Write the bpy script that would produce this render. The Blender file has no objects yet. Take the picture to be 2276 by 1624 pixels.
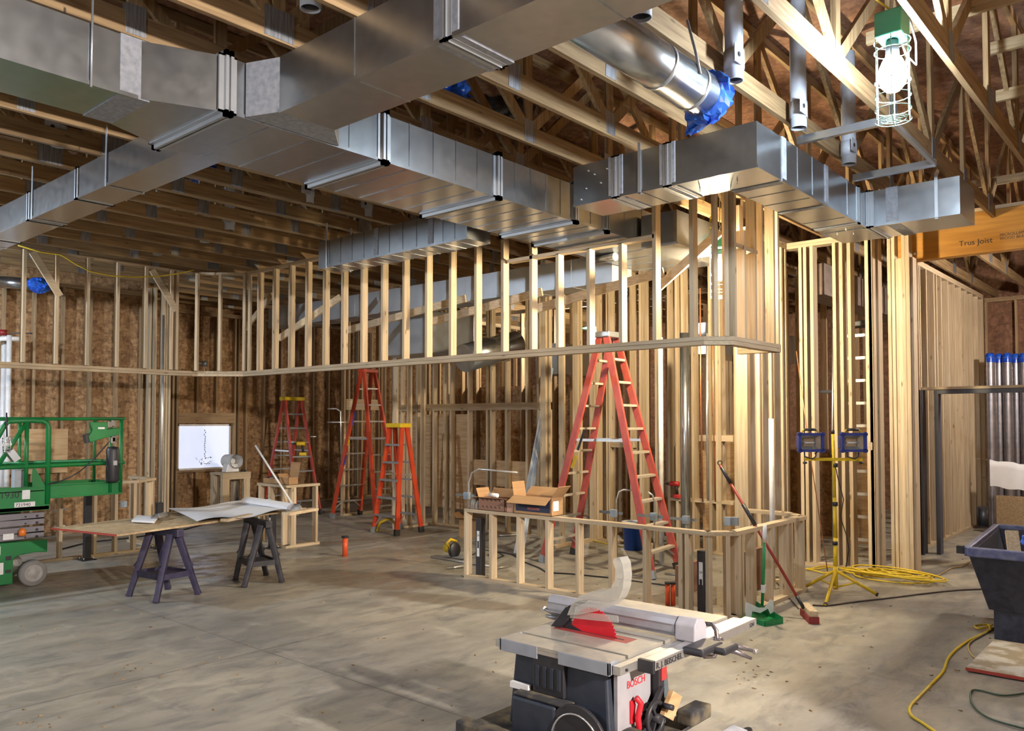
import bpy, bmesh, math, random
from mathutils import Vector, Matrix
random.seed(7)
PI = math.pi
S = bpy.context.scene
COL = S.collection

# ------------------------------------------------------------------ camera, world, exposure
F_PX, HZ, CH = 1808.0, 938.0, 1.72
PITCH = math.atan(60.0 / F_PX)
PX0, PY0 = 1138.0, HZ - 60.0
YAW = math.radians(40.92)
FWD_H = Vector((math.cos(YAW), math.sin(YAW), 0)); RIGHT = Vector((math.sin(YAW), -math.cos(YAW), 0)); UPV = Vector((0, 0, 1))
FWD = FWD_H * math.cos(PITCH) + UPV * math.sin(PITCH)
CUP = -FWD_H * math.sin(PITCH) + UPV * math.cos(PITCH)
cam_d = bpy.data.cameras.new('camera'); cam = bpy.data.objects.new('camera', cam_d); COL.objects.link(cam)
cam.location = (0, 0, CH)
cam.rotation_euler = (PI / 2 + PITCH, 0, YAW - PI / 2)
cam_d.sensor_width = 36.0; cam_d.lens = F_PX / 2276 * 36.0
cam_d.shift_y = 66.0 / 2276; cam_d.clip_start = 0.05; cam_d.clip_end = 200
S.camera = cam
S.view_settings.view_transform = 'Standard'; S.view_settings.look = 'None'
S.view_settings.exposure = 0.08; S.view_settings.gamma = 1.0; S.view_settings.use_curve_mapping = False
S.cycles.max_bounces = 6; S.cycles.diffuse_bounces = 3; S.cycles.glossy_bounces = 3
S.cycles.transmission_bounces = 4; S.cycles.transparent_max_bounces = 6; S.cycles.sample_clamp_indirect = 4.0
S.cycles.use_adaptive_sampling = True; S.cycles.adaptive_threshold = 0.035
S.cycles.caustics_reflective = False; S.cycles.caustics_refractive = False
try:
    S.cycles.use_denoising = True
except Exception:
    pass
w = bpy.data.worlds.new('world'); S.world = w; w.use_nodes = True
w.node_tree.nodes['Background'].inputs[0].default_value = (0.62, 0.72, 1.0, 1)
w.node_tree.nodes['Background'].inputs[1].default_value = 0.45

def at(x, y, X=None, Y=None, z=None, D=None):
    """world point on a plane of the building seen at pixel x, y"""
    d = FWD + RIGHT * ((x - PX0) / F_PX) - CUP * ((y - PY0) / F_PX)
    if z is not None: t = (z - CH) / d.z
    elif X is not None: t = X / d.x
    elif Y is not None: t = Y / d.y
    else: t = D / d.dot(FWD_H)
    return Vector((0, 0, CH)) + d * t

# ------------------------------------------------------------------ mesh builder
class MB:
    def __init__(s): s.v = []; s.f = []; s.sm = []
    def add(s, vs, fs, smooth=False):
        b = len(s.v); s.v += [Vector(p) for p in vs]
        s.f += [tuple(i + b for i in f) for f in fs]; s.sm += [smooth] * len(fs); return s
    def box(s, x0, x1, y0, y1, z0, z1):
        vs = [(x, y, z) for z in (z0, z1) for y in (y0, y1) for x in (x0, x1)]
        return s.add(vs, [(0, 2, 3, 1), (4, 5, 7, 6), (0, 1, 5, 4), (2, 6, 7, 3), (0, 4, 6, 2), (1, 3, 7, 5)])
    def cbox(s, c, d): return s.box(c[0]-d[0]/2, c[0]+d[0]/2, c[1]-d[1]/2, c[1]+d[1]/2, c[2]-d[2]/2, c[2]+d[2]/2)
    def bar(s, p0, p1, w, h, up=(0, 0, 1)):
        """rectangular bar p0->p1, w across (horizontal), h along 'up'"""
        p0 = Vector(p0); p1 = Vector(p1); d = (p1 - p0).normalized(); u = Vector(up)
        if abs(d.dot(u)) > 0.99: u = Vector((1, 0, 0))
        a = d.cross(u).normalized(); b = a.cross(d).normalized()
        vs = [p + a * (w/2*i) + b * (h/2*j) for p in (p0, p1) for (i, j) in ((-1, -1), (1, -1), (1, 1), (-1, 1))]
        return s.add(vs, [(3, 2, 1, 0), (4, 5, 6, 7), (0, 1, 5, 4), (1, 2, 6, 5), (2, 3, 7, 6), (3, 0, 4, 7)])
    def tube(s, pts, r, n=10, caps=True, closed=False):
        pts = [Vector(p) for p in pts]; m = len(pts); rs = r if isinstance(r, (list, tuple)) else [r] * m
        vs = []; u = None
        for i, p in enumerate(pts):
            if closed: d = pts[(i+1) % m] - pts[i-1]
            else: d = pts[min(i+1, m-1)] - pts[max(i-1, 0)]
            d.normalize()
            if u is None:
                u = Vector((0, 0, 1)) if abs(d.z) < 0.9 else Vector((1, 0, 0))
            u = (u - d * u.dot(d)).normalized(); v = d.cross(u)
            vs += [p + (u * math.cos(2*PI*k/n) + v * math.sin(2*PI*k/n)) * rs[i] for k in range(n)]
        fs = []
        for i in range(m if closed else m - 1):
            j = (i + 1) % m
            for k in range(n):
                l = (k + 1) % n; fs.append((i*n+k, i*n+l, j*n+l, j*n+k))
        s.add(vs, fs, True)
        if caps and not closed:
            b = len(s.v) - len(vs)
            s.f.append(tuple(b + k for k in reversed(range(n)))); s.sm.append(False)
            s.f.append(tuple(b + (m-1)*n + k for k in range(n))); s.sm.append(False)
        return s
    def cyl(s, p0, p1, r, n=20, r1=None): return s.tube([p0, p1], [r, r if r1 is None else r1], n)
    def lathe(s, prof, c=(0, 0, 0), n=24, axis='z'):
        vs = []
        for (r, h) in prof:
            for k in range(n):
                a = 2*PI*k/n; x, y = r*math.cos(a), r*math.sin(a)
                p = {'z': (x, y, h), 'y': (x, h, y), 'x': (h, x, y)}[axis]
                vs.append((p[0]+c[0], p[1]+c[1], p[2]+c[2]))
        fs = []
        for i in range(len(prof)-1):
            for k in range(n):
                l = (k+1) % n; q = (i*n+k, i*n+l, (i+1)*n+l, (i+1)*n+k)
                fs.append(q if axis != 'y' else q[::-1])
        return s.add(vs, fs, True)
    def prism(s, poly, fn, t0, t1):
        """2-D polygon poly mapped by fn(a, b, t), extruded between t0 and t1"""
        n = len(poly); vs = [fn(a, b, t0) for a, b in poly] + [fn(a, b, t1) for a, b in poly]
        fs = [tuple(reversed(range(n))), tuple(range(n, 2*n))] + [(k, (k+1) % n, n+(k+1) % n, n+k) for k in range(n)]
        return s.add(vs, fs)
    def sheet(s, grid, thick=0.0, smooth=True):
        """grid[i][j] of points -> surface (with an offset copy below when thick)"""
        m, n = len(grid), len(grid[0]); vs = [p for row in grid for p in row]
        fs = [(i*n+j, (i+1)*n+j, (i+1)*n+j+1, i*n+j+1) for i in range(m-1) for j in range(n-1)]
        s.add(vs, fs, smooth)
        if thick:
            s.add([Vector(p) - Vector((0, 0, thick)) for p in vs], [f[::-1] for f in fs], smooth)
        return s
    def build(s, name, m, parent=None, bevel=0.0, world=True, fix=True):
        me = bpy.data.meshes.new(name); o = bpy.data.objects.new(name, me)
        vs = s.v; off = Vector((0, 0, 0))
        if parent is None and world and vs:
            mn = [min(p[i] for p in vs) for i in range(3)]; mx = [max(p[i] for p in vs) for i in range(3)]
            off = Vector(((mn[0]+mx[0])/2, (mn[1]+mx[1])/2, mn[2])); o.location = off
        elif parent is not None and world:
            off = origin_of(parent)
        me.from_pydata([tuple(p - off) for p in vs], [], s.f)
        me.polygons.foreach_set('use_smooth', s.sm)
        if fix:
            bm = bmesh.new(); bm.from_mesh(me); bmesh.ops.recalc_face_normals(bm, faces=bm.faces); bm.to_mesh(me); bm.free()
        if m is not None:
            me.materials.append(m)
        COL.objects.link(o)
        if parent is not None: o.parent = parent
        if bevel:
            b = o.modifiers.new('bevel', 'BEVEL'); b.width = bevel; b.segments = 2; b.limit_method = 'ANGLE'; b.angle_limit = 0.6
        return o

def origin_of(o):
    v = Vector((0, 0, 0))
    while o is not None: v += Vector(o.location); o = o.parent
    return v
def tag(o, label=None, cat=None, group=None, kind=None):
    if label: o['label'] = label
    if cat: o['category'] = cat
    if group: o['group'] = group
    if kind: o['kind'] = kind
    return o
def thing(name, label, cat, loc=(0, 0, 0), rotz=0.0, group=None):
    o = bpy.data.objects.new(name, None); COL.objects.link(o); o.location = loc; o.rotation_euler = (0, 0, rotz)
    o.empty_display_size = 0.1
    return tag(o, label, cat, group)
def structure(o): o['kind'] = 'structure'; return o
def copy_tree(o, parent=None):
    c = o.copy(); COL.objects.link(c); c.parent = parent
    for ch in list(o.children): copy_tree(ch, c)
    return c
def text(name, body, size, loc, ux, uy, m, parent, extr=0.0006, align='LEFT'):
    """lettering laid on a surface; ux, uy: world directions of the line and of up"""
    cu = bpy.data.curves.new(name, 'FONT'); cu.body = body; cu.size = size; cu.extrude = extr; cu.align_x = align
    cu.materials.append(m)
    tmp = bpy.data.objects.new(name, cu); me = bpy.data.meshes.new_from_object(tmp); bpy.data.objects.remove(tmp); me.name = name
    if not me.materials: me.materials.append(m)
    o = bpy.data.objects.new(name, me); COL.objects.link(o)
    ux = Vector(ux).normalized(); uy = Vector(uy).normalized(); uz = ux.cross(uy).normalized(); uy = uz.cross(ux)
    M = Matrix((ux, uy, uz)).transposed().to_4x4()
    base = origin_of(parent) if parent is not None else Vector((0, 0, 0))
    o.rotation_euler = M.to_euler()
    o.location = Vector(loc) - base
    if parent is not None: o.parent = parent
    return o

# ------------------------------------------------------------------ materials
def _n(nt, t, **kw):
    n = nt.nodes.new(t)
    for k, v in kw.items(): setattr(n, k, v)
    return n
def basemat(name, rough=0.6, metal=0.0, col=(0.5, 0.5, 0.5)):
    m = bpy.data.materials.new(name); m.use_nodes = True; nt = m.node_tree; b = nt.nodes['Principled BSDF']
    b.inputs['Roughness'].default_value = rough; b.inputs['Metallic'].default_value = metal
    b.inputs['Base Color'].default_value = (*col, 1)
    return m, nt, b
def noisemat(name, c1, c2, scale=(8, 8, 8), rough=0.6, metal=0.0, bump=0.0, detail=4.0, vary=0.0, coord='Object', r2=None, lo=0.35, hi=0.65, spec=None):
    m, nt, b = basemat(name, rough, metal)
    tc = _n(nt, 'ShaderNodeTexCoord'); mp = _n(nt, 'ShaderNodeMapping'); mp.inputs['Scale'].default_value = scale
    nt.links.new(tc.outputs[coord], mp.inputs[0])
    if vary:
        oi = _n(nt, 'ShaderNodeObjectInfo'); ml = _n(nt, 'ShaderNodeMath', operation='MULTIPLY'); ml.inputs[1].default_value = 37.0
        nt.links.new(oi.outputs['Random'], ml.inputs[0]); nt.links.new(ml.outputs[0], mp.inputs['Location'])
    nz = _n(nt, 'ShaderNodeTexNoise'); nz.inputs['Scale'].default_value = 1.0; nz.inputs['Detail'].default_value = detail
    nt.links.new(mp.outputs[0], nz.inputs[0])
    mr = _n(nt, 'ShaderNodeMapRange'); mr.inputs[1].default_value = lo; mr.inputs[2].default_value = hi
    nt.links.new(nz.outputs[0], mr.inputs[0])
    mx = _n(nt, 'ShaderNodeMix', data_type='RGBA'); mx.inputs[6].default_value = (*c1, 1); mx.inputs[7].default_value = (*c2, 1)
    nt.links.new(mr.outputs[0], mx.inputs[0]); out = mx.outputs[2]
    if vary:
        hs = _n(nt, 'ShaderNodeHueSaturation'); rr = _n(nt, 'ShaderNodeMapRange')
        rr.inputs[3].default_value = 1 - vary; rr.inputs[4].default_value = 1 + vary
        nt.links.new(oi.outputs['Random'], rr.inputs[0]); nt.links.new(rr.outputs[0], hs.inputs['Value']); nt.links.new(out, hs.inputs['Color']); out = hs.outputs[0]
    nt.links.new(out, b.inputs['Base Color'])
    if r2 is not None:
        m2 = _n(nt, 'ShaderNodeMapRange'); m2.inputs[3].default_value = rough; m2.inputs[4].default_value = r2
        nt.links.new(mr.outputs[0], m2.inputs[0]); nt.links.new(m2.outputs[0], b.inputs['Roughness'])
    if bump:
        bp = _n(nt, 'ShaderNodeBump'); bp.inputs['Strength'].default_value = bump; bp.inputs['Distance'].default_value = 0.01
        nt.links.new(nz.outputs[0], bp.inputs['Height']); nt.links.new(bp.outputs[0], b.inputs['Normal'])
    if spec is not None: b.inputs['Specular IOR Level'].default_value = spec
    return m
def lumber(name, c1, c2, scale, vary=0.16):
    """sawn softwood: grain stretched along one axis, dark knots, each board its own tone"""
    m, nt, b = basemat(name, 0.72)
    tc = _n(nt, 'ShaderNodeTexCoord'); oi = _n(nt, 'ShaderNodeObjectInfo')
    ml = _n(nt, 'ShaderNodeMath', operation='MULTIPLY'); ml.inputs[1].default_value = 61.0
    nt.links.new(oi.outputs['Random'], ml.inputs[0])
    mp = _n(nt, 'ShaderNodeMapping'); mp.inputs['Scale'].default_value = scale
    nt.links.new(tc.outputs['Object'], mp.inputs[0]); nt.links.new(ml.outputs[0], mp.inputs['Location'])
    nz = _n(nt, 'ShaderNodeTexNoise'); nz.inputs['Scale'].default_value = 1.0; nz.inputs['Detail'].default_value = 3.0
    nt.links.new(mp.outputs[0], nz.inputs[0])
    mr = _n(nt, 'ShaderNodeMapRange'); mr.inputs[1].default_value = 0.35; mr.inputs[2].default_value = 0.68
    nt.links.new(nz.outputs[0], mr.inputs[0])
    mx = _n(nt, 'ShaderNodeMix', data_type='RGBA'); mx.inputs[6].default_value = (*c1, 1); mx.inputs[7].default_value = (*c2, 1)
    nt.links.new(mr.outputs[0], mx.inputs[0])
    mp2 = _n(nt, 'ShaderNodeMapping'); mp2.inputs['Scale'].default_value = (5, 5, 5)
    mp2.inputs['Scale'].default_value = tuple(3.0 if q < 10 else 9.0 for q in scale)
    nt.links.new(tc.outputs['Object'], mp2.inputs[0]); nt.links.new(ml.outputs[0], mp2.inputs['Location'])
    vo = _n(nt, 'ShaderNodeTexVoronoi'); vo.inputs['Scale'].default_value = 1.0
    nt.links.new(mp2.outputs[0], vo.inputs[0])
    kn = _n(nt, 'ShaderNodeMapRange'); kn.inputs[1].default_value = 0.05; kn.inputs[2].default_value = 0.13; kn.inputs[3].default_value = 0.45; kn.inputs[4].default_value = 1.0
    nt.links.new(vo.outputs['Distance'], kn.inputs[0])
    hs = _n(nt, 'ShaderNodeHueSaturation'); rr = _n(nt, 'ShaderNodeMapRange'); rr.inputs[3].default_value = 1 - vary; rr.inputs[4].default_value = 1 + vary
    nt.links.new(oi.outputs['Random'], rr.inputs[0])
    mm = _n(nt, 'ShaderNodeMath', operation='MULTIPLY'); nt.links.new(rr.outputs[0], mm.inputs[0]); nt.links.new(kn.outputs[0], mm.inputs[1])
    nt.links.new(mm.outputs[0], hs.inputs['Value']); nt.links.new(mx.outputs[2], hs.inputs['Color'])
    nt.links.new(hs.outputs[0], b.inputs['Base Color'])
    bp = _n(nt, 'ShaderNodeBump'); bp.inputs['Strength'].default_value = 0.25; bp.inputs['Distance'].default_value = 0.004
    nt.links.new(nz.outputs[0], bp.inputs['Height']); nt.links.new(bp.outputs[0], b.inputs['Normal'])
    return m
def flat(name, col, rough=0.5, metal=0.0):
    return noisemat(name, tuple(c*0.92 for c in col), tuple(min(1, c*1.06) for c in col), (14, 14, 14), rough, metal)
def emit(name, col, st):
    m, nt, b = basemat(name, 0.5); b.inputs['Emission Color'].default_value = (*col, 1); b.inputs['Emission Strength'].default_value = st
    b.inputs['Base Color'].default_value = (*col, 1)
    return m
WC1, WC2 = (0.60, 0.49, 0.345), (0.46, 0.35, 0.225)
WV = lumber('lumber_upright', WC1, WC2, (55, 55, 2.2))
WX = lumber('lumber_along_x', WC1, WC2, (2.2, 55, 55))
WY = lumber('lumber_along_y', WC1, WC2, (55, 2.2, 55))
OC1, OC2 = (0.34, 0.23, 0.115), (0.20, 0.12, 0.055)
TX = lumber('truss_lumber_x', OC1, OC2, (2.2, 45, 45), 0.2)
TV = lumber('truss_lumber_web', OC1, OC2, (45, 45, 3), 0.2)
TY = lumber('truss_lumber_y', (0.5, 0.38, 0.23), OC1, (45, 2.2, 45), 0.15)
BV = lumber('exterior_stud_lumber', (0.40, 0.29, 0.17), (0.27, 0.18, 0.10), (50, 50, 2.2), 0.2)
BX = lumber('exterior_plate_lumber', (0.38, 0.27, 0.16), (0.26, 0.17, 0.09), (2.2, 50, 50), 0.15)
def osb(name, a, b_, c):
    m, nt, b = basemat(name, 0.75)
    tc = _n(nt, 'ShaderNodeTexCoord'); outs = []
    mp = _n(nt, 'ShaderNodeMapping'); mp.inputs['Scale'].default_value = (16, 16, 30); mp.inputs['Rotation'].default_value = (0.4, 0.7, 0.3)
    nt.links.new(tc.outputs['Object'], mp.inputs[0])
    vo = _n(nt, 'ShaderNodeTexVoronoi'); vo.inputs['Scale'].default_value = 1.0; nt.links.new(mp.outputs[0], vo.inputs[0])
    mp2 = _n(nt, 'ShaderNodeMapping'); mp2.inputs['Scale'].default_value = (30, 30, 14); mp2.inputs['Rotation'].default_value = (0.9, 0.2, 0.8)
    nt.links.new(tc.outputs['Object'], mp2.inputs[0])
    v2 = _n(nt, 'ShaderNodeTexVoronoi'); v2.inputs['Scale'].default_value = 1.0; nt.links.new(mp2.outputs[0], v2.inputs[0])
    r = _n(nt, 'ShaderNodeValToRGB'); r.color_ramp.elements[0].color = (*a, 1); r.color_ramp.elements[1].color = (*c, 1)
    e = r.color_ramp.elements.new(0.5); e.color = (*b_, 1)
    ad = _n(nt, 'ShaderNodeMath', operation='ADD'); s1 = _n(nt, 'ShaderNodeSeparateColor'); s2 = _n(nt, 'ShaderNodeSeparateColor')
    nt.links.new(vo.outputs['Color'], s1.inputs[0]); nt.links.new(v2.outputs['Color'], s2.inputs[0])
    nt.links.new(s1.outputs[0], ad.inputs[0]); nt.links.new(s2.outputs[1], ad.inputs[1])
    hf = _n(nt, 'ShaderNodeMath', operation='MULTIPLY'); hf.inputs[1].default_value = 0.5
    nt.links.new(ad.outputs[0], hf.inputs[0]); nt.links.new(hf.outputs[0], r.inputs[0]); nt.links.new(r.outputs[0], b.inputs['Base Color'])
    return m
OSB = osb('oriented_strand_board', (0.16, 0.085, 0.04), (0.33, 0.19, 0.09), (0.52, 0.34, 0.18))
OSBL = osb('new_strand_board', (0.36, 0.25, 0.14), (0.5, 0.37, 0.22), (0.62, 0.5, 0.32))
DECK = osb('roof_sheathing', (0.13, 0.065, 0.04), (0.2, 0.1, 0.06), (0.3, 0.16, 0.1))
PLY = noisemat('plywood', (0.62, 0.43, 0.24), (0.47, 0.29, 0.14), (3, 3, 26), 0.65)
GALV = noisemat('galvanised_sheet', (0.42, 0.46, 0.51), (0.52, 0.56, 0.60), (14, 14, 14), 0.22, 0.95, 0.0, 4, 0.06, r2=0.26, lo=0.2, hi=0.8)
GALVD = noisemat('galvanised_dull', (0.38, 0.41, 0.45), (0.46, 0.49, 0.53), (7, 7, 7), 0.42, 0.7, lo=0.2, hi=0.8)
MASTIC = noisemat('duct_sealant', (0.20, 0.22, 0.26), (0.28, 0.30, 0.35), (30, 30, 30), 0.7)
PLATE = noisemat('nail_plate', (0.20, 0.21, 0.23), (0.36, 0.37, 0.40), (160, 160, 6), 0.5, 0.7)
PVC = flat('grey_pipe', (0.40, 0.43, 0.50), 0.45)
WPVC = flat('white_pipe', (0.78, 0.78, 0.80), 0.4)
BLACK = flat('black_paint', (0.025, 0.025, 0.032), 0.45)
DARK = flat('dark_hollow_metal', (0.055, 0.06, 0.085), 0.5)
RUBBER = flat('rubber', (0.03, 0.03, 0.03), 0.8)
BLUEF = noisemat('blue_plastic_film', (0.01, 0.06, 0.55), (0.04, 0.20, 0.85), (12, 12, 12), 0.22)
YEL = flat('yellow_paint', (0.72, 0.50, 0.02), 0.45)
YCORD = flat('yellow_cord_jacket', (0.75, 0.55, 0.04), 0.5)
CAPY = flat('yellow_plastic', (0.70, 0.48, 0.02), 0.5)
REDL = noisemat('red_fibreglass', (0.50, 0.07, 0.045), (0.42, 0.05, 0.04), (10, 10, 6), 0.42)
ORL = noisemat('orange_fibreglass', (0.62, 0.075, 0.02), (0.5, 0.05, 0.02), (10, 10, 6), 0.45)
ALU = flat('aluminium', (0.72, 0.72, 0.72), 0.35, 0.85)
ALUT = flat('warm_aluminium', (0.62, 0.56, 0.48), 0.5, 0.3)  # warmer, duller tone than the plain aluminium
WHITE = flat('white_plastic', (0.80, 0.81, 0.83), 0.4)
PAPER = noisemat('paper', (0.86, 0.87, 0.92), (0.80, 0.82, 0.88), (4, 4, 4), 0.8)
LABEL = flat('white_sticker', (0.78, 0.80, 0.82), 0.6)
INK = flat('printing_ink', (0.02, 0.02, 0.03), 0.6)
CARD = noisemat('cardboard', (0.42, 0.25, 0.12), (0.36, 0.21, 0.10), (2, 2, 30), 0.85)
CARDD = noisemat('cardboard_dark', (0.28, 0.15, 0.10), (0.24, 0.13, 0.09), (2, 2, 30), 0.85)
GREEN = noisemat('green_lift_paint', (0.006, 0.20, 0.05), (0.010, 0.16, 0.042), (3, 3, 3), 0.42)
ZT = 3.97
# ------------------------------------------------------------------ lamps (each one a caged temporary light with its own emitting bulb)
GRN = flat('green_housing', (0.02, 0.16, 0.10), 0.4)
WIREG = flat('pale_green_wire', (0.35, 0.62, 0.52), 0.4)
def cage_lamp(loc, bulb_mat, label, group=None, wires=True, roll=0.0, s=1.0, glow=0.05):
    t = thing('caged_work_light', label, 'hanging light', loc, roll, group)
    if loc[2]+0.46 < ZT: MB().tube([(0, 0, 0.46), (0.01, 0, (0.46+ZT-loc[2])/2), (0, 0, ZT-loc[2])], 0.005, 6).build('hanging_wire', YCORD, t, world=False)
    # loc is the middle of the cage
    if loc[2] < 3.5 and 'soffit' not in label:
        b = MB(); b.lathe([(0.03, 0.16), (0.10, 0.155), (0.30, 0.125), (0.30, 0.130), (0.10, 0.165), (0.03, 0.17)], (0, 0, 0), 24); b.build('upward_light_blocker', GRN, t, world=False)  # wide disc added above the bulb to keep light off the trusses
    b = MB(); prof = [(0.001, 0.125), (0.03, 0.12), (0.055*s, 0.085), (0.074*s, 0.04), (0.08*s, -0.01), (0.07*s, -0.06), (0.04*s, -0.095), (0.001, -0.108)]
    b.lathe(prof, (0, 0, 0), 16); b.build('bulb', bulb_mat, t, world=False)
    b = MB(); b.lathe([(0.001, 0.20), (0.035, 0.20), (0.04, 0.11), (0.001, 0.11)], (0, 0, 0), 14); b.build('socket', BLACK, t, world=False)
    b = MB()
    b.box(-0.09, 0.09, -0.075, 0.075, 0.21, 0.36); b.build('ballast_box', GRN, t, bevel=0.008, world=False)
    b = MB()
    for z in (0.20, 0.14, -0.04, -0.13, -0.21, -0.275):
        b.tube([(0.1*math.cos(a*PI/9), 0.1*math.sin(a*PI/9), z) for a in range(18)], 0.0026, 6, closed=True)
    for r in (0.07, 0.04, 0.015):
        b.tube([(r*math.cos(a*PI/8), r*math.sin(a*PI/8), -0.27) for a in range(16)], 0.0026, 6, closed=True)
    for k in range(6):
        a = k*PI/3+0.2; b.tube([(0.1*math.cos(a), 0.1*math.sin(a), 0.21), (0.1*math.cos(a), 0.1*math.sin(a), -0.275), (0.0, 0.0, -0.275)], 0.003, 6)
    b.build('wire_cage', WIREG, t, world=False)
    b = MB(); b.tube([(0.11, -0.03, 0.20), (0.16, -0.05, 0.12), (0.15, -0.05, 0.03), (0.1, -0.03, 0.02), (0.13, -0.05, 0.14), (0.19, -0.08, 0.10), (0.20, -0.08, 0.24), (0.15, -0.06, 0.38)], 0.006, 8); b.build('white_cable', WHITE, t, world=False)
    b = MB(); b.tube([(0.12, -0.04, 0.40), (0.02, 0.0, 0.39), (-0.12, 0.05, 0.42), (-0.10, 0.05, 0.52), (-0.03, 0.02, 0.60)], 0.006, 8); b.build('yellow_cable', YCORD, t, world=False)
    b = MB(); b.tube([(0, 0, 0.36), (0, 0, 0.42), (0.02, 0, 0.445), (0, 0, 0.465)], 0.006, 8); b.build('hook', ALU, t, world=False)
    return t
B_COOL = emit('cool_bulb_glow', (0.78, 0.90, 1.0), 780.0)
B_WARM = emit('warm_bulb_glow', (1.0, 0.80, 0.50), 2000.0)
B_BACK = emit('backroom_bulb_glow', (1.0, 0.89, 0.79), 10500.0)
B_SIDE = emit('side_bulb_glow', (0.76, 0.88, 1.0), 2300.0)
LP = at(1984, 155, D=4.76)
lampA = cage_lamp((LP.x, LP.y, LP.z - 0.03), B_COOL, 'glowing caged work light hanging by a hook from the roof trusses above the grey ductwork')
lampB = cage_lamp(tuple(at(1600, 600, D=8.15)), B_WARM, 'warm glowing caged work light hanging inside the framed soffit behind its corner studs')
lampC = cage_lamp((1.9, -3.8, 3.35), B_BACK, 'caged work light lighting the hall from the trusses beside the big duct')
lampD = cage_lamp((0.1, 10.9, 3.45), B_SIDE, 'caged work light lighting the end of the hall with the window')
fillE = cage_lamp((13.2, 9.3, 3.45), emit('kitchen_fill_glow', (1.0, 0.84, 0.62), 1300.0), 'unseen caged work light added to brighten the back room beyond the inner stud wall')  # unseen lamp added to brighten the deep back rooms
fillF = cage_lamp((12.2, 0.6, 3.45), emit('corridor_fill_glow', (1.0, 0.86, 0.72), 1500.0), 'unseen caged work light added to brighten the corridor beyond the orange beam')  # unseen lamp added to brighten the corridor studs

fillG = cage_lamp((-2.6, 3.0, 3.45), emit('near_side_fill_glow', (0.80, 0.90, 1.0), 1100.0), 'unseen caged fill light added near the left side wall behind the camera')  # unseen lamp added as cool fill from the left
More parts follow.
